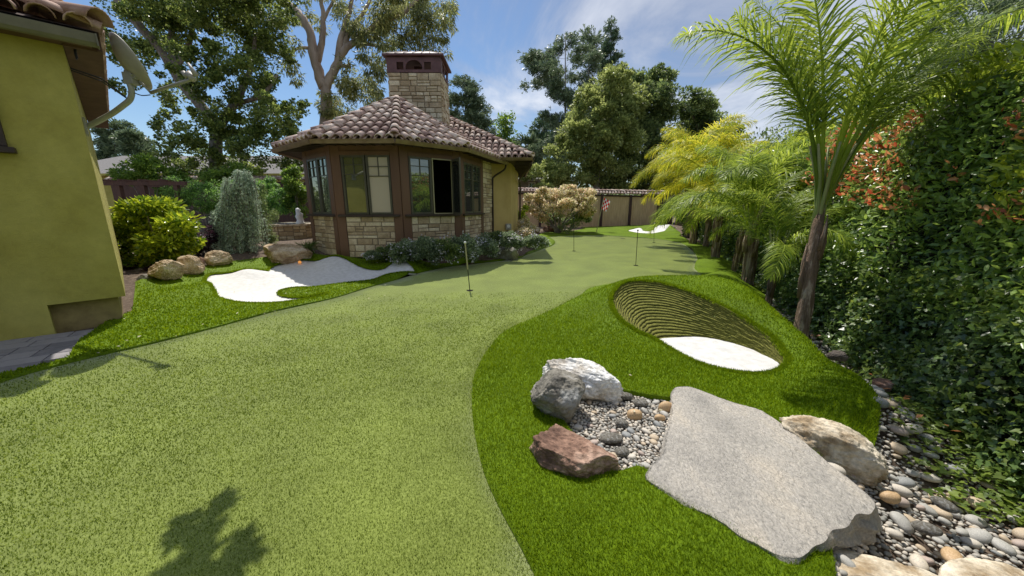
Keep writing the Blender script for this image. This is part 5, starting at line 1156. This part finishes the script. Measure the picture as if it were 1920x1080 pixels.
tree('round_tree', 'round crowned dark tree above the yellow palms', (1310, 330), 36, [(1310, 190, 34, 26), (1290, 205, 24, 24), (1330, 215, 24, 24), (1308, 225, 40, 28), (1300, 255, 44, 30), (1335, 265, 34, 30)], [(1310, 260), (1310, 210)], [(.5, (1310, 240), (1290, 200)), (.5, (1310, 240), (1330, 200))], M['drk'], M['bark'], 14000, .28, 'leaf', .3, dy=1.5, sub=9)
tree('backdrop_trees', 'low dark trees closing the gap behind the far fence gate', (1290, 370), 31, [(1270, 335, 40, 50), (1320, 320, 50, 50), (1375, 300, 50, 60), (1420, 290, 50, 60), (1470, 280, 50, 60), (1245, 360, 30, 30)], [(1290, 330)], [], M['drk'], M['bark'], 16000, .3, 'leaf', .3, dy=1.5)
tree('low_tree', 'low yellow green bush over the tiled fence left of the pink maple', (1010, 352), 30, [(1000, 325, 22, 14), (1030, 330, 26, 16), (985, 320, 16, 18), (1020, 350, 22, 6)], [(1010, 335)], [], M['lgt'], M['bark'], 4500, .22, 'leaf', .12, dy=.6)
# a belt of woods closing the horizon
def woods():
    B = []
    for a in np.arange(-78, 80, 2.2):
        for r_ in (72, 80): q = rad(a + R.normal(0, .6)); B.append((r_ * math.sin(q), r_ * math.cos(q), R.uniform(1.5, 3.2), 3.2, 3.2, R.uniform(2.6, 4.2)))
    V, Fc = crown_geo(B, 60000, .75, 'leaf', sub=8, spread=.5, inner=.3); tag(raw('distant_woods', V, Fc, M['drk']), 'far line of dark woods on the horizon', 'woods', kind='stuff')
woods()
# grey green trees above the hedge
tree('hillside_tree', 'grey green tree standing above the red tipped hedge at the top right', (1860, 300), 9.5, [(1850, 100, 110, 80), (1930, 60, 120, 110), (1780, 150, 60, 60), (1790, 60, 60, 60), (1880, 190, 110, 60), (1720, 210, 50, 40), (1840, 0, 100, 70), (1980, 180, 120, 90), (1740, 120, 40, 50), (1760, 20, 40, 40)], [(1860, 180), (1850, 80)], [(.5, (1860, 180), (1800, 60)), (.5, (1860, 160), (1930, 40))], M['sage'], M['bark'], 42000, .085, 'leaf', .16, dy=.9, sub=14, spread=.34, inner=.2)
# trees behind the viewer: they close the yard and show in the panes
for i, (x, y) in enumerate([(-9, -9), (-2, -12), (5, -10), (11, -6)]):
    t_ = thing('yard_tree', ['leafy tree behind the viewer by the house', 'leafy tree behind the viewer at the centre', 'leafy tree behind the viewer near the hedge end', 'leafy tree behind the viewer beyond the hedge'][i], 'tree', (x, y, 0)); m = MB(); m.tube([(x, y, 0), (x, y, 2.5), (x + .3, y, 4.5)], [.25, .2, .1], 8); m.build('trunk', M['bark'], t_, smooth=True)
    V, Fc = crown_geo([(x + R.uniform(-2, 2), y + R.uniform(-1, 1), R.uniform(2, 7), 1.8, 1.6, 1.6) for _ in range(9)], 7000, .3, 'leaf'); raw('crown', V, Fc, M['lgt' if i % 2 else 'drk'], t_)
# ================================================================== PALMS
def frond(L, az, el, droop, npair, leafl, yl=0, roll=0, gap=.2, base=(0, 0, 0)):
    n = 26; P = []; p = np.array(base, float); e = el; ds = L / n; h = np.array((math.cos(az), math.sin(az), 0))
    for i in range(n + 1): P.append(p.copy()); p = p + ds * (h * math.cos(e) + np.array((0, 0, math.sin(e)))); e -= droop * (.25 + 1.6 * (i / n)) / n
    P = np.array(P); V = []; Fq = []; mb = MB(); mb.tube(P[:-1:2], np.linspace(.022, .004, len(P[:-1:2])) * (L / 2.2), 5)
    side = np.array((-math.sin(az), math.cos(az), 0)); f = gap + (1 - gap) * (np.arange(npair * 2) // 2 + .5) / npair; s = np.where(np.arange(npair * 2) % 2 == 0, 1, -1)
    idx = f * n; i0 = np.minimum(idx.astype(int), n - 1); fr_ = (idx - i0)[:, None]; B = P[i0] * (1 - fr_) + P[i0 + 1] * fr_; Tn = P[i0 + 1] - P[i0]; Tn /= np.linalg.norm(Tn, axis=1)[:, None]
    U = np.cross(np.tile(side, (len(f), 1)), Tn); U = np.where(U[:, 2:3] < 0, -U, U)
    ln = leafl * np.sin(np.clip((f - gap) / (1 - gap) * .85 + .15, 0, 1) * math.pi) ** .55 * R.uniform(.8, 1.1, len(f)); plum = R.normal(.12, .38, len(f))
    d = side * s[:, None] * .80 + Tn * R.uniform(.75, 1.25, len(f))[:, None] + U * plum[:, None]; d /= np.linalg.norm(d, axis=1)[:, None]
    w_ = (.0058 + .0022 * R.rand(len(f))) * (leafl / .45); wd = np.cross(d, U); wd /= np.linalg.norm(wd, axis=1)[:, None]
    seg = [B]; g = R.uniform(.5, 1.2, len(f)); cur = B
    dd = d.copy()
    for k in range(3):
        dd = dd + np.array((0, 0, -1.)) * (g * (.18, .38, .75)[k])[:, None]; dd /= np.linalg.norm(dd, axis=1)[:, None]; cur = cur + dd * (ln / 3)[:, None]; seg.append(cur)
    W_ = [.5, 1, .75, .0]; vs = []
    for k in range(4): vs += [seg[k] - wd * (w_ * W_[k])[:, None], seg[k] + wd * (w_ * W_[k])[:, None]]
    VV = np.stack(vs, 1); m_ = len(f); o = (np.arange(m_) * 8)[:, None]
    Ff = np.concatenate([np.c_[o + 0, o + 1, o + 3], np.c_[o + 0, o + 3, o + 2], np.c_[o + 2, o + 3, o + 5], np.c_[o + 2, o + 5, o + 4], np.c_[o + 4, o + 5, o + 7]])
    rv = np.array(mb.v); rf_ = []
    for q in mb.f:
        for j in range(1, len(q) - 1): rf_.append((q[0], q[j], q[j + 1]))
    return np.r_[VV.reshape(-1, 3), rv], np.r_[Ff, np.array(rf_) + m_ * 8]
def palm_protos():
    pass
FM = {}
def frond_mesh(key, **k):
    if key not in FM:
        V, T = frond(**k); me = bpy.data.meshes.new('frond'); me.from_pydata(V.tolist(), [], T.tolist()); me.update(); FM[key] = me
    return FM[key]
def palm(label, x, y, z, lean, th, r, fr_, sc=1., leafm_='palmleaf', seed=0, group='palms along the hedge', var=0, heads=0):
    rs = np.random.RandomState(seed); t = thing('queen_palm', label, 'palm', (x, y, z), 0, group)
    top = np.array((x + lean[0], y + lean[1], z + th)); b = np.array((x, y, z - .1)); m = MB(); S = [b + (top - b) * k for k in np.linspace(0, 1, 9)]
    prof = r * np.array([1.35, 1.12, 1.0, .95, .92, .9, .85, .74, .55]); m.tube(S, prof, 16, .16)
    for k in range(16):       # old leaf sheaths clinging to the trunk
        a = rs.rand() * 6.28; f = rs.uniform(0, .75); c = b + (top - b) * f; rr = r * 1.05; o_ = np.array((math.cos(a), math.sin(a), 0)); m.tube([c + o_ * rr * .7, c + o_ * rr * 1.02 + (0, 0, th * .12), c + o_ * rr * 1.0 + (0, 0, th * .25)], [r * .5, r * .3, r * .05], 6)
    m.build('trunk', M['pbark'], t, smooth=True)
    m = MB()
    for k in range(7):
        a = k * 2.4 + seed; o_ = np.array((math.cos(a), math.sin(a), 0)); m.tube([top + (0, 0, -th * .22) + o_ * r * .45, top + (0, 0, .02) + o_ * r * .5, top + (0, 0, .34 * sc) + o_ * (r * .6 + .05), top + (0, 0, .66 * sc) + o_ * (r * .8 + .14 * sc)], [r * .45, r * .3, .018 * sc, .011 * sc], 7)
    m.build('leaf_base', M['pboot'], t, smooth=True)
    for i, (az, el, dr, L) in enumerate(fr_):
        V = (i + var) % 5; key = (leafm_, sc == 1., round(el, 1), round(dr, 1), round(L, 1), V % 3)
        me = frond_mesh(key, L=L, az=0, el=el, droop=dr, npair=int(70 + 11 * L), leafl=.42 + .06 * L, gap=.30 if leafm_ == 'palmleaf' and sc == 1. else .2)
        if not me.materials: me.materials.append(M[leafm_])
        o = bpy.data.objects.new('frond', me); C.objects.link(o); o.parent = t
        loc = top + (0, 0, .05 * sc) + np.array((math.cos(az), math.sin(az), 0)) * r * .4; o.location = tuple(loc - (x, y, z)); o.rotation_euler = (rs.normal(0, .12), 0, az); o.scale = (sc, sc, sc)
# nearest palm: tall plumes
b0 = W(1497, 652, -.1)
fr0 = [(rad(a), e, d, L) for a, e, d, L in [(184, 1.34, 1.75, 2.7), (205, 1.5, .7, 2.5), (262, 1.52, .5, 2.6), (300, 1.5, .6, 2.6), (330, 1.42, .9, 2.6), (0, 1.30, 1.35, 2.7), (20, 1.36, 1.5, 2.6), (80, 1.45, .9, 2.5), (140, 1.46, .8, 2.5), (350, 1.46, .9, 2.5), (8, 1.15, 1.7, 2.6), (170, 1.40, .9, 2.3), (345, 1.25, 1.6, 2.5)]]
palm('nearest tallest palm with thick fibrous trunk behind the pot bunker', b0[0], b0[1], -.12, (.16, .25, 0), 1.55, .070, fr0, 1., 'palmleaf', 1, group=None)
pl_ = [(1437, 596, 338, 'slender young palm with thin trunk second from the nearest palm', .045, 'palmleaf', .62, 1.0),
       (1400, 553, 400, 'palm with grey shaggy trunk third along the hedge', .10, 'palmleaf', .9, 1.35),
       (1378, 520, 400, 'palm half hidden behind the shaggy trunked one', .075, 'palmleaf', 1.0, 1.6),
       (1341, 492, 400, 'middle palm with dark trunk over the mound edge', .10, 'palmyel', 1.15, 1.9),
       (1322, 474, 395, 'palm leaning left with yellowing fronds near the far strip', .085, 'palmyel', 1.2, 2.2),
       (1298, 460, 380, 'far palm with bright yellow drooping fronds near the gate', .12, 'palmyel', 1.32, 2.8),
       (1288, 447, 370, 'farthest palm by the gate post', .11, 'palmyel', 1.35, 3.0)]
for i, (px, py, pyt, lb, r, lm, sc, th) in enumerate(pl_):
    b = W(px, py, -.16 if i < 5 else -.05); rs = np.random.RandomState(20 + i); fl_ = []
    for k in range(18 if i else 9): fl_.append((k * 2.39996 + i + rs.normal(0, .15), [1.5, 1.25, .95, .55][k % 4], [1.7, 2.2, 2.3, 1.9][k % 4], [2.1, 2.3][k % 2]))
    palm(lb, b[0], b[1], b[2], (rs.normal(0, .05), .05, 0), th * .88, r, fl_, sc, lm, i + 3, var=i)
# ================================================================== HEDGE AND IVY
def hsurf(s, t):
    """s metres along the hedge, t height: a leaning lumpy face"""
    d = np.array((.363, .932)); n = np.array((-.932, .363)); t = t * 1.10; tt = np.clip(t / 2.8, 0, 1.2)
    off = 2.25 + .20 * np.clip((4.5 - s) / 3, 0, 1) + .62 * tt ** .8 + .22 * np.clip(tt - .85, 0, 1) * 6 * (tt > .85); base = np.outer(s, d) + np.array((0, 0)); 
    x = off * 1.0; P = np.c_[x + base[:, 0] * 1.0, base[:, 1]]
    bump = .20 * fbm(np.c_[s * .9, t * 1.1, s * 0], 3) + .07 * fbm(np.c_[s * 3.2, t * 3.2, s * 0 + 5], 2)
    P = P - np.outer(-bump, n); z0 = -.17 * np.clip((12 - P[:, 1]) / 8, 0, 1); return np.c_[P, t + z0]
hd = thing('hedge', 'tall dense dark hedge with red young shoots along the right side', 'hedge', (5, 6, 0))
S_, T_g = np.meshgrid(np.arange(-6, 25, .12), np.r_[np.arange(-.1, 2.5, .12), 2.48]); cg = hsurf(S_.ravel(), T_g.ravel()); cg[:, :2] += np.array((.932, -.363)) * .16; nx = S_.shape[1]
top_ = cg.reshape(S_.shape + (3,))[-1] + np.array((1.6, -.6, .15)); cg = np.r_[cg, top_]; i = (np.arange(S_.shape[0])[:, None] * nx + np.arange(nx - 1)[None]).ravel(); raw('shade_core', cg, np.c_[i, i + 1, i + 1 + nx, i + nx], M['core'], hd)  # solid backing sheet, the hedge's inner shade put into its near-black colour
def hleaves(n, t0, t1, size, tp, m, name, parent, dmin=-.13, dmax=.10, mask=None, droop=.35, s0=-2.5, s1=23, outw=.8, pw=1.25):
    s = s0 + (s1 - s0) * R.rand(n * 4); dist = np.hypot(s + 1.0, 2.6); s = s[R.rand(len(s)) < (2.6 / dist) ** pw][:n]; n = len(s); t = R.uniform(t0, t1, n)
    if mask is not None: k = mask(s, t); s = s[k]; t = t[k]; n = len(s)
    P = hsurf(s, t); nr = np.array((-.90, .35, .30)); P = P + nr * R.uniform(dmin, dmax, n)[:, None] + R.normal(0, .02, (n, 3))
    D = R.normal(0, .7, (n, 3)) + nr * outw * .5; D[:, 2] -= droop; N = nr * outw + R.normal(0, .45, (n, 3)) + (0, 0, .35)
    sz_ = size * R.uniform(.6, 1.25, n) * np.clip(np.hypot(s + 1, 2.6) / 5, 1, 3.0) ** .7; V, Fc = scatter(P, D, N, sz_, tp); o = raw(name, V, Fc, m, parent); return o
hleaves(88000, .62, 2.55, .066, 'oval', M['hedge'], 'foliage', hd, droop=.1)
hleaves(26000, 1.3, 2.65, .072, 'oval', M['hedgey'], 'young_sunlit_foliage', hd, dmin=.0, dmax=.16, mask=lambda s, t: (fbm(np.c_[s * .8, t * .8, s * 0 + 9], 3) + (t - 2.1) * .7) > -.16, droop=-.3)  # pale young leaves, thickened towards the top to paint in its sunlight
def shoots(s, t):
    a = fbm(np.c_[s * 1.3, t * 1.9, s * 0 + 30], 3); b_ = ((s > 2.2) & (s < 7.5) & (t > 1.35)); c_ = ((s < 2.2) & (t > 1.2)); return (a > .06) & b_ & (t > 1.15 + .12 * (s - 2)) | (a > .17) & c_
hleaves(16000, 1.0, 2.65, .062, 'oval', M['redl'], 'red_shoots', hd, dmin=.04, dmax=.17, mask=shoots, droop=-.4)
# twiggy top: upright sprigs
s = R.uniform(-1, 20, 1500); P = hsurf(s, np.full(len(s), 2.5)); P += np.c_[R.uniform(-.1, .9, len(s)), R.uniform(-.2, .2, len(s)), R.uniform(-.02, .12, len(s))]
k = 9; PP = np.repeat(P, k, 0) + np.c_[R.normal(0, .035, (len(P) * k, 2)), np.tile(np.linspace(0, .24, k), len(P))]; D = R.normal(0, 1, PP.shape) + (0, 0, .6); V, Fc = scatter(PP, D, R.normal(0, .4, PP.shape) + (0, 0, 1), .08 * R.uniform(.6, 1.2, len(PP)), 'leaf'); raw('top_sprigs', V, Fc, M['hedgey'], hd)
iv = hleaves(66000, -.02, 1.15, .05, 'ivy', M['ivy'], 'ivy', None, dmin=-.1, dmax=.12, mask=lambda s, t: t < .85 + .3 * fbm(np.c_[s * .9, s * 0, s * 0 + 3], 2)); tag(iv, 'dark ivy climbing over the hedge foot and palm row', 'ivy', kind='stuff')
iv = hleaves(13000, -.02, .95, .046, 'ivy', M['ivyb'], 'ivy', None, dmin=.06, dmax=.15, mask=lambda s, t: fbm(np.c_[s * 1.1, t * 1.6, s * 0 + 60], 3) > .03); tag(iv, 'bright young ivy leaves on the hedge foot', 'ivy', kind='stuff')
# ivy creeping over the ground and between the stones
def ground_ivy():
    n = 15000; y = .8 + 12 * R.rand(n) ** 1.5; x = xf(y) + .3 - np.abs(R.normal(0, .30, n)); m_ = fbm(np.c_[x * 2.2, y * 2.2, x * 0 + 8], 3)
    k = (m_ > -.02 + (xf(y) - x) * .55) & ~inside(np.c_[x, y], fringeR); x, y = x[k], y[k]; z = Tz(np.c_[x, y]) + R.uniform(.01, .07, len(x)); P = np.c_[x, y, z]
    D = np.c_[R.normal(size=(len(x), 2)), R.normal(0, .15, len(x))]; N = R.normal(0, .3, D.shape) + (-.2, 0, 1); V, Fc = scatter(P, D, N, .05 * R.uniform(.5, 1.2, len(x)) * np.clip(y / 4, 1, 2), 'ivy'); return tag(raw('ivy', V, Fc, M['ivyb']), 'light green ivy runners creeping over the gravel', 'ivy', kind='stuff')
ground_ivy()
# ================================================================== GARDEN PLANTS
def bush(name, label, blobs, Y, m, n, size, tp, cat='shrub', dy=.3, base=None, stem='bark', sr=.02, **k):
    B = blobs_px(blobs, Y, dy); B = np.array(B); c = B[:, :3].mean(0); zb = tz(c[0], c[1]); t = thing(name, label, cat, (c[0], c[1], zb)); T_ = MB()
    for b in B: T_.tube(spline([(c[0] + R.normal(0, .04), c[1] + R.normal(0, .04), zb - .05), (c[0] * .6 + b[0] * .4, c[1] * .6 + b[1] * .4, zb * .5 + b[2] * .5), b[:3]], 3, False), np.linspace(sr * 1.3, sr * .4, 7), 6)
    T_.build('stems', M[stem], t, smooth=True); V, Fc = crown_geo(B, n, size, tp, **k); raw('foliage', V, Fc, M[m], t); return t
bush('lemon_bush', 'rounded glossy yellow green lemon bush beside the house corner', [(255, 400, 30, 26), (300, 395, 34, 24), (340, 425, 32, 26), (270, 440, 36, 30), (310, 460, 40, 30), (345, 455, 26, 28), (250, 470, 28, 30), (290, 490, 32, 20), (235, 420, 18, 36), (270, 385, 26, 14), (325, 480, 26, 22)], 7.9, 'citrus', 9500, .115, 'oval', sub=12, spread=.5, inner=.25, dy=.25, upn=.5)
bush('purple_shrub', 'dark purple leaved shrub between the lemon bush and the cedar', [(385, 455, 22, 22), (375, 475, 20, 16), (400, 440, 16, 18)], 8.8, 'purple', 3500, .05, 'leaf', dy=.15)
bush('purple_shrub', 'low dark purple plant under the left edge of the lemon bush', [(255, 505, 16, 14), (278, 508, 12, 8)], 7.3, 'purple', 1400, .05, 'leaf', dy=.1)
bush('wall_shrub', 'mid green shrub in front of the pergola beam', [(235, 325, 28, 18), (275, 318, 32, 24), (300, 330, 24, 20), (255, 305, 18, 12)], 19, 'bright', 5000, .16, 'leaf')
bush('upright_shrub', 'upright bright green shrub left of the pavilion wall', [(550, 345, 18, 24), (552, 320, 10, 14), (563, 365, 18, 22), (545, 375, 18, 18), (560, 395, 15, 16)], 13.5, 'bright', 6000, .10, 'leaf')
bush('pond_shrub', 'dark broad shrub left of the weeping cedar', [(380, 370, 36, 26), (350, 350, 24, 24), (330, 375, 20, 26), (400, 395, 24, 16), (410, 355, 22, 22)], 15.5, 'weep', 9000, .11, 'long', droop=.5)
bush('weeping_tree', 'dark weeping small tree right behind the blue cedar', [(500, 355, 30, 24), (525, 375, 22, 26), (480, 350, 24, 20), (540, 365, 14, 18), (500, 385, 28, 18), (470, 375, 20, 30)], 13.8, 'weep', 12000, .11, 'long', droop=1.2, sr=.03)
bush('screen_shrub', 'tall mid green shrubs in front of the tiled garden wall', [(430, 345, 26, 18), (330, 335, 18, 18), (440, 320, 30, 10), (400, 330, 24, 10), (310, 355, 20, 20)], 20, 'bright', 6000, .16, 'leaf')
for i, (px, py, lb) in enumerate([(575, 450, 'strap leaved clump at the left pavilion post'), (855, 462, 'yellow green grass clump at the right pavilion post'), (905, 448, 'yellow green grass clump under the electric box'), (727, 452, 'pale grassy clump in front of the stone panel')]):
    c = WY(px, py + 4, [8.9, 9.3, 10.6, 8.25][i]); c[2] = tz(c[0], c[1]); n = 130; a = R.rand(n) * 6.28; h = R.uniform(.15, .42, n); P = np.tile(c, (n, 1)) + np.c_[R.normal(0, .05, (n, 2)), np.zeros(n)]; D = np.c_[np.cos(a) * .55, np.sin(a) * .55, R.uniform(.6, 1.4, n)]
    V, Fc = scatter(P, D, R.normal(0, 1, D.shape), h, 'needle'); V2, F2 = scatter(P + D / np.linalg.norm(D, axis=1)[:, None] * h[:, None] * .6, D + (0, 0, -.9), R.normal(0, 1, D.shape), h * .6, 'needle')
    tag(raw('grass_clump', np.r_[V, V2], np.r_[Fc, F2 + len(V)], M['grass']), lb, 'grass clump')
fl = [(735, 478, 20, 12), (765, 474, 22, 18), (800, 472, 24, 20), (835, 474, 24, 20), (870, 470, 24, 22), (905, 466, 24, 20), (930, 455, 20, 16), (700, 480, 14, 6), (960, 455, 18, 14), (985, 448, 18, 16), (1005, 455, 20, 10), (985, 430, 14, 14)]
nm = ['leftmost low', 'second', 'white flowered bush third from left', 'white flowered bush at the middle', 'flowering bush behind the nearest pin', 'lilac flowered bush', 'lilac bush beside the box', 'tiny ground plant', 'grey green bush behind the pale boulder', 'pink grey bush at the bed corner', 'silvery mound at the green edge', 'brown pink heather']
for i, (px, py, rw, rh) in enumerate(fl):
    Y = [8.1, 8.1, 8.12, 8.2, 8.55, 9.2, 10.0, 8.15, 9.6, 10.4, 9.6, 14][i]; c = WY(px, py, Y); zb = tz(c[0], Y)
    B = np.array(blobs_px([(px - rw * .5, py - rh * .2, rw * .85, rh * 1.05), (px + rw * .5, py - 1, rw * .85, rh * 1.0), (px, py - rh * .7, rw * .75, rh * .8)], Y, .16)); t = thing('flowering_plant', ['', 'flowering bed plant ', ''][0] + ['low leafy plant at the left end of the pavilion bed', 'leafy bush with a few white flowers right of the grassy clump', 'white flowered bush before the third stone panel', 'white flowered bush left of the nearest pin', 'flowering bush directly behind the nearest pin', 'lilac flowered bush before the last window', 'small lilac bush under the downspout', 'tiny ground plant at the first brown post', 'grey green bush behind the pale grey boulder', 'pinkish bush at the bed corner by the ochre wall', 'silvery low mound at the green edge', 'brown pink heather by the far rocks'][i], 'plant', (c[0], Y, zb))
    V, Fc = crown_geo(B, 3800, .055, 'leaf', inner=.4, upn=.4); raw('foliage', V, Fc, M['sage' if i % 3 else 'drk'] if i < 9 else M['pinkl' if i in (9, 11) else 'sage'], t)
    V, Fc = crown_geo(B * np.array([1, 1, 1, 1.12, 1.12, 1.12]), 260, .04, 'round', inner=0); raw('flowers', V, Fc, M['flowr'], t)['kind'] = 'stuff'
bush('maple_shrub', 'pale pinkish japanese maple in front of the far tiled fence', [(1000, 375, 20, 14), (1025, 365, 24, 12), (1060, 362, 26, 14), (1095, 368, 24, 16), (1015, 395, 26, 16), (1050, 390, 34, 20), (1090, 392, 26, 20), (1105, 380, 14, 18), (990, 390, 12, 10)], 19.5, 'pinkl', 15000, .13, 'leaf', sr=.05, dy=.5)
bush('maple_shrub', 'deep green lower shrub under the pink maple', [(1030, 408, 28, 12), (1075, 410, 32, 12), (1100, 405, 14, 12)], 20.5, 'drk', 5000, .12, 'leaf', dy=.3)
bush('young_pine', 'small airy yellow green plant in front of the maple', [(1055, 425, 10, 9), (1078, 420, 12, 10), (1072, 432, 16, 6), (1052, 405, 6, 5)], 19, 'bright', 2200, .10, 'needle', dy=.1)
bush('young_shrub', 'bright yellow green shrub at the ochre wall corner', [(977, 400, 6, 14), (980, 415, 9, 12), (984, 392, 5, 6)], 16.5, 'citrus', 1800, .09, 'leaf', dy=.1)
bush('fence_ivy', 'ivy covered bank behind the farthest palms', [(1290, 400, 16, 40), (1310, 410, 22, 40), (1300, 440, 20, 18)], 17.5, 'ivy', 7000, .11, 'leaf', dy=.3)
# ---- weeping blue cedar: strands hanging from an arched spine
def cedar():
    Y = 9.3; c = W(448, 492, .25); zb = .25; t = thing('weeping_cedar', 'weeping blue grey cedar draped like a cloak beside the boulders', 'tree', (c[0], Y, zb))
    sp = [WY(x, y, Y + d) for x, y, d in [(455, 488, .1), (462, 430, .15), (455, 380, .05), (448, 340, 0), (445, 318, 0)]]; m = MB(); m.tube(spline(sp, 4, False), np.linspace(.07, .03, 17), 8, .15)
    P = []; D = []
    def strand(a, b, thick, n, sag=.12):
        a = np.array(a); b = np.array(b); f = R.rand(n); q = a + np.outer(f, b - a); q[:, 2] += sag * np.sin(f * math.pi); q += R.normal(0, thick, (n, 3)); P.append(q); d = (b - a) / np.linalg.norm(b - a); D.append(np.tile(d, (n, 1)) + R.normal(0, .65, (n, 3)) + (0, 0, -.2))
        m.tube([a, (a + b) / 2 + (0, 0, sag), b], [.012, .008, .004], 4)
    tops = [(430, 335), (445, 320), (460, 322), (470, 335), (440, 345), (455, 350)]
    for k in range(120):
        f = R.rand(); tx, ty = tops[R.randint(6)]; y0 = ty + R.uniform(0, 100) * (R.rand() < .6); x0 = 455 + (tx - 455) * (1 + (y0 - 320) / 120.) + R.normal(0, 4)
        ln = R.uniform(40, 95); x1 = x0 + (x0 - 452) * .25 * ln / 60 + R.normal(0, 3); y1 = min(y0 + ln, 488); d0 = R.uniform(-.35, .3)
        strand(WY(x0, y0, Y + d0), WY(x1, y1, Y + d0 * 1.3), .026, 120)
    for k in range(60):     # lower spreading skirt
        x0 = R.uniform(425, 475); y0 = R.uniform(400, 445); x1 = x0 + (x0 - 468) * R.uniform(.3, 1.5); y1 = R.uniform(462, 492); d0 = R.uniform(-.45, .1); strand(WY(x0, y0, Y + d0 * .7), WY(x1, y1, Y + d0), .03, 110)
    m.build('trunk', M['bark'], t, smooth=True); P = np.concatenate(P); D = np.concatenate(D); V, Fc = scatter(P, D, R.normal(size=P.shape), .055 * R.uniform(.6, 1.3, len(P)), 'tuft'); raw('foliage', V, Fc, M['cedar'], t)
cedar()
bush('dark_cypress', 'narrow dark evergreen just right of the weeping cedar', [(490, 400, 12, 40), (495, 440, 16, 34), (485, 365, 9, 24), (505, 462, 14, 16)], 10.2, 'drk', 9000, .05, 'long', dy=.1, droop=1.5, spread=.5)
# ---- overhanging branch whose shade falls on the near green
def over():
    t = thing('overhanging_tree', 'leafy tree behind the viewer reaching a branch over the green', 'tree', (-4.2, -2.5, 0)); m = MB()
    hz = 3.3; k = 1 / math.tan(SUN_EL); tgt = lambda px, py, h: W(px, py)[:2] + np.array((SX, SY)) * h * k
    g = [(345, 985, 18), (400, 955, 14), (425, 935, 10), (385, 1000, 24), (450, 1015, 16), (470, 1035, 14), (380, 1040, 34), (420, 1070, 34), (335, 1010, 10), (395, 1090, 40), (330, 1070, 20)]
    B = []
    for px, py, r in g: h = hz + R.uniform(-.25, .25); q = tgt(px, py, h); B.append((q[0], q[1], h, r / 1080 * 1.5 * .62, r / 1080 * 1.5 * .62, .05))
    B = [(b[0], b[1], b[2], b[3] * 1.05, b[4] * 1.05, b[5]) for b in B]
    m.tube(spline([(-4.2, -2.5, -.1), (-4.1, -2.4, 1.5), (-3.6, -1.4, 2.9), (-2.6, .6, 3.4), (-1.9, 2.0, 3.4), tuple(B[3][:3])], 5, False), np.linspace(.17, .012, 26) ** 1.0, 8); m.build('trunk', M['bark'], t, smooth=True)
    V, Fc = crown_geo(B, 560, .075, 'oval', sub=4, spread=.6, inner=.2, upn=.9); B2 = [(-4.2 + R.uniform(-1, 1), -2.8 + R.uniform(-1, .8), R.uniform(3, 5), .8, .8, .6) for _ in range(8)]; V2, F2 = crown_geo(B2, 3500, .12, 'oval')
    raw('crown', np.r_[V, V2], np.r_[Fc, F2 + len(V)], M['drk'], t)
over()
# ---- fallen pale leaves on turf
lm = bpy.data.meshes.new('fallen_leaf'); lm.from_pydata([(-.5, 0, 0), (0, .3, .12), (.5, 0, .02), (0, -.3, .1)], [], [(0, 2, 1), (0, 3, 2)]); lm.materials.append(M['petal'])
for k in range(70):
    px, py = (R.uniform(150, 700), R.uniform(535, 680)) if k < 45 else (R.uniform(1100, 1500), R.uniform(700, 780)) if k < 50 else (R.uniform(400, 780), R.uniform(492, 560)); q = W(px, py, .0)
    inl = inside(q[None, :2], fringeL)[0]; ins = inside(q[None, :2], SANDL)[0]
    if not (inl or k >= 45): continue
    z = tz(q[0], q[1]) + (.045 if not ins else -.02); q = W(px, py, z); o = bpy.data.objects.new('fallen_leaf', lm); C.objects.link(o); o.location = (q[0], q[1], z); s = R.uniform(.018, .045); o.scale = (s, s, s); o.rotation_euler = (R.normal(0, .2), R.normal(0, .2), R.rand() * 6.28)
    tag(o, 'small pale dry leaf lying on the bright turf', 'leaf', 'fallen leaves on the turf')
for i in range(14):
    y = R.uniform(1.6, 5); x = xf(y) - R.uniform(.0, .35); o = bpy.data.objects.new('dry_leaf', lm.copy()); C.objects.link(o); o.data.materials.clear(); o.data.materials.append(M['redl']); o.location = (x, y, tz(x, y) + .07); s = R.uniform(.04, .07); o.scale = (s, s, s); o.rotation_euler = (R.normal(0, .3), R.normal(0, .3), R.rand() * 6.28)
    tag(o, 'brown orange dry leaf lying at the hedge foot', 'leaf', 'dry leaves at the hedge foot')
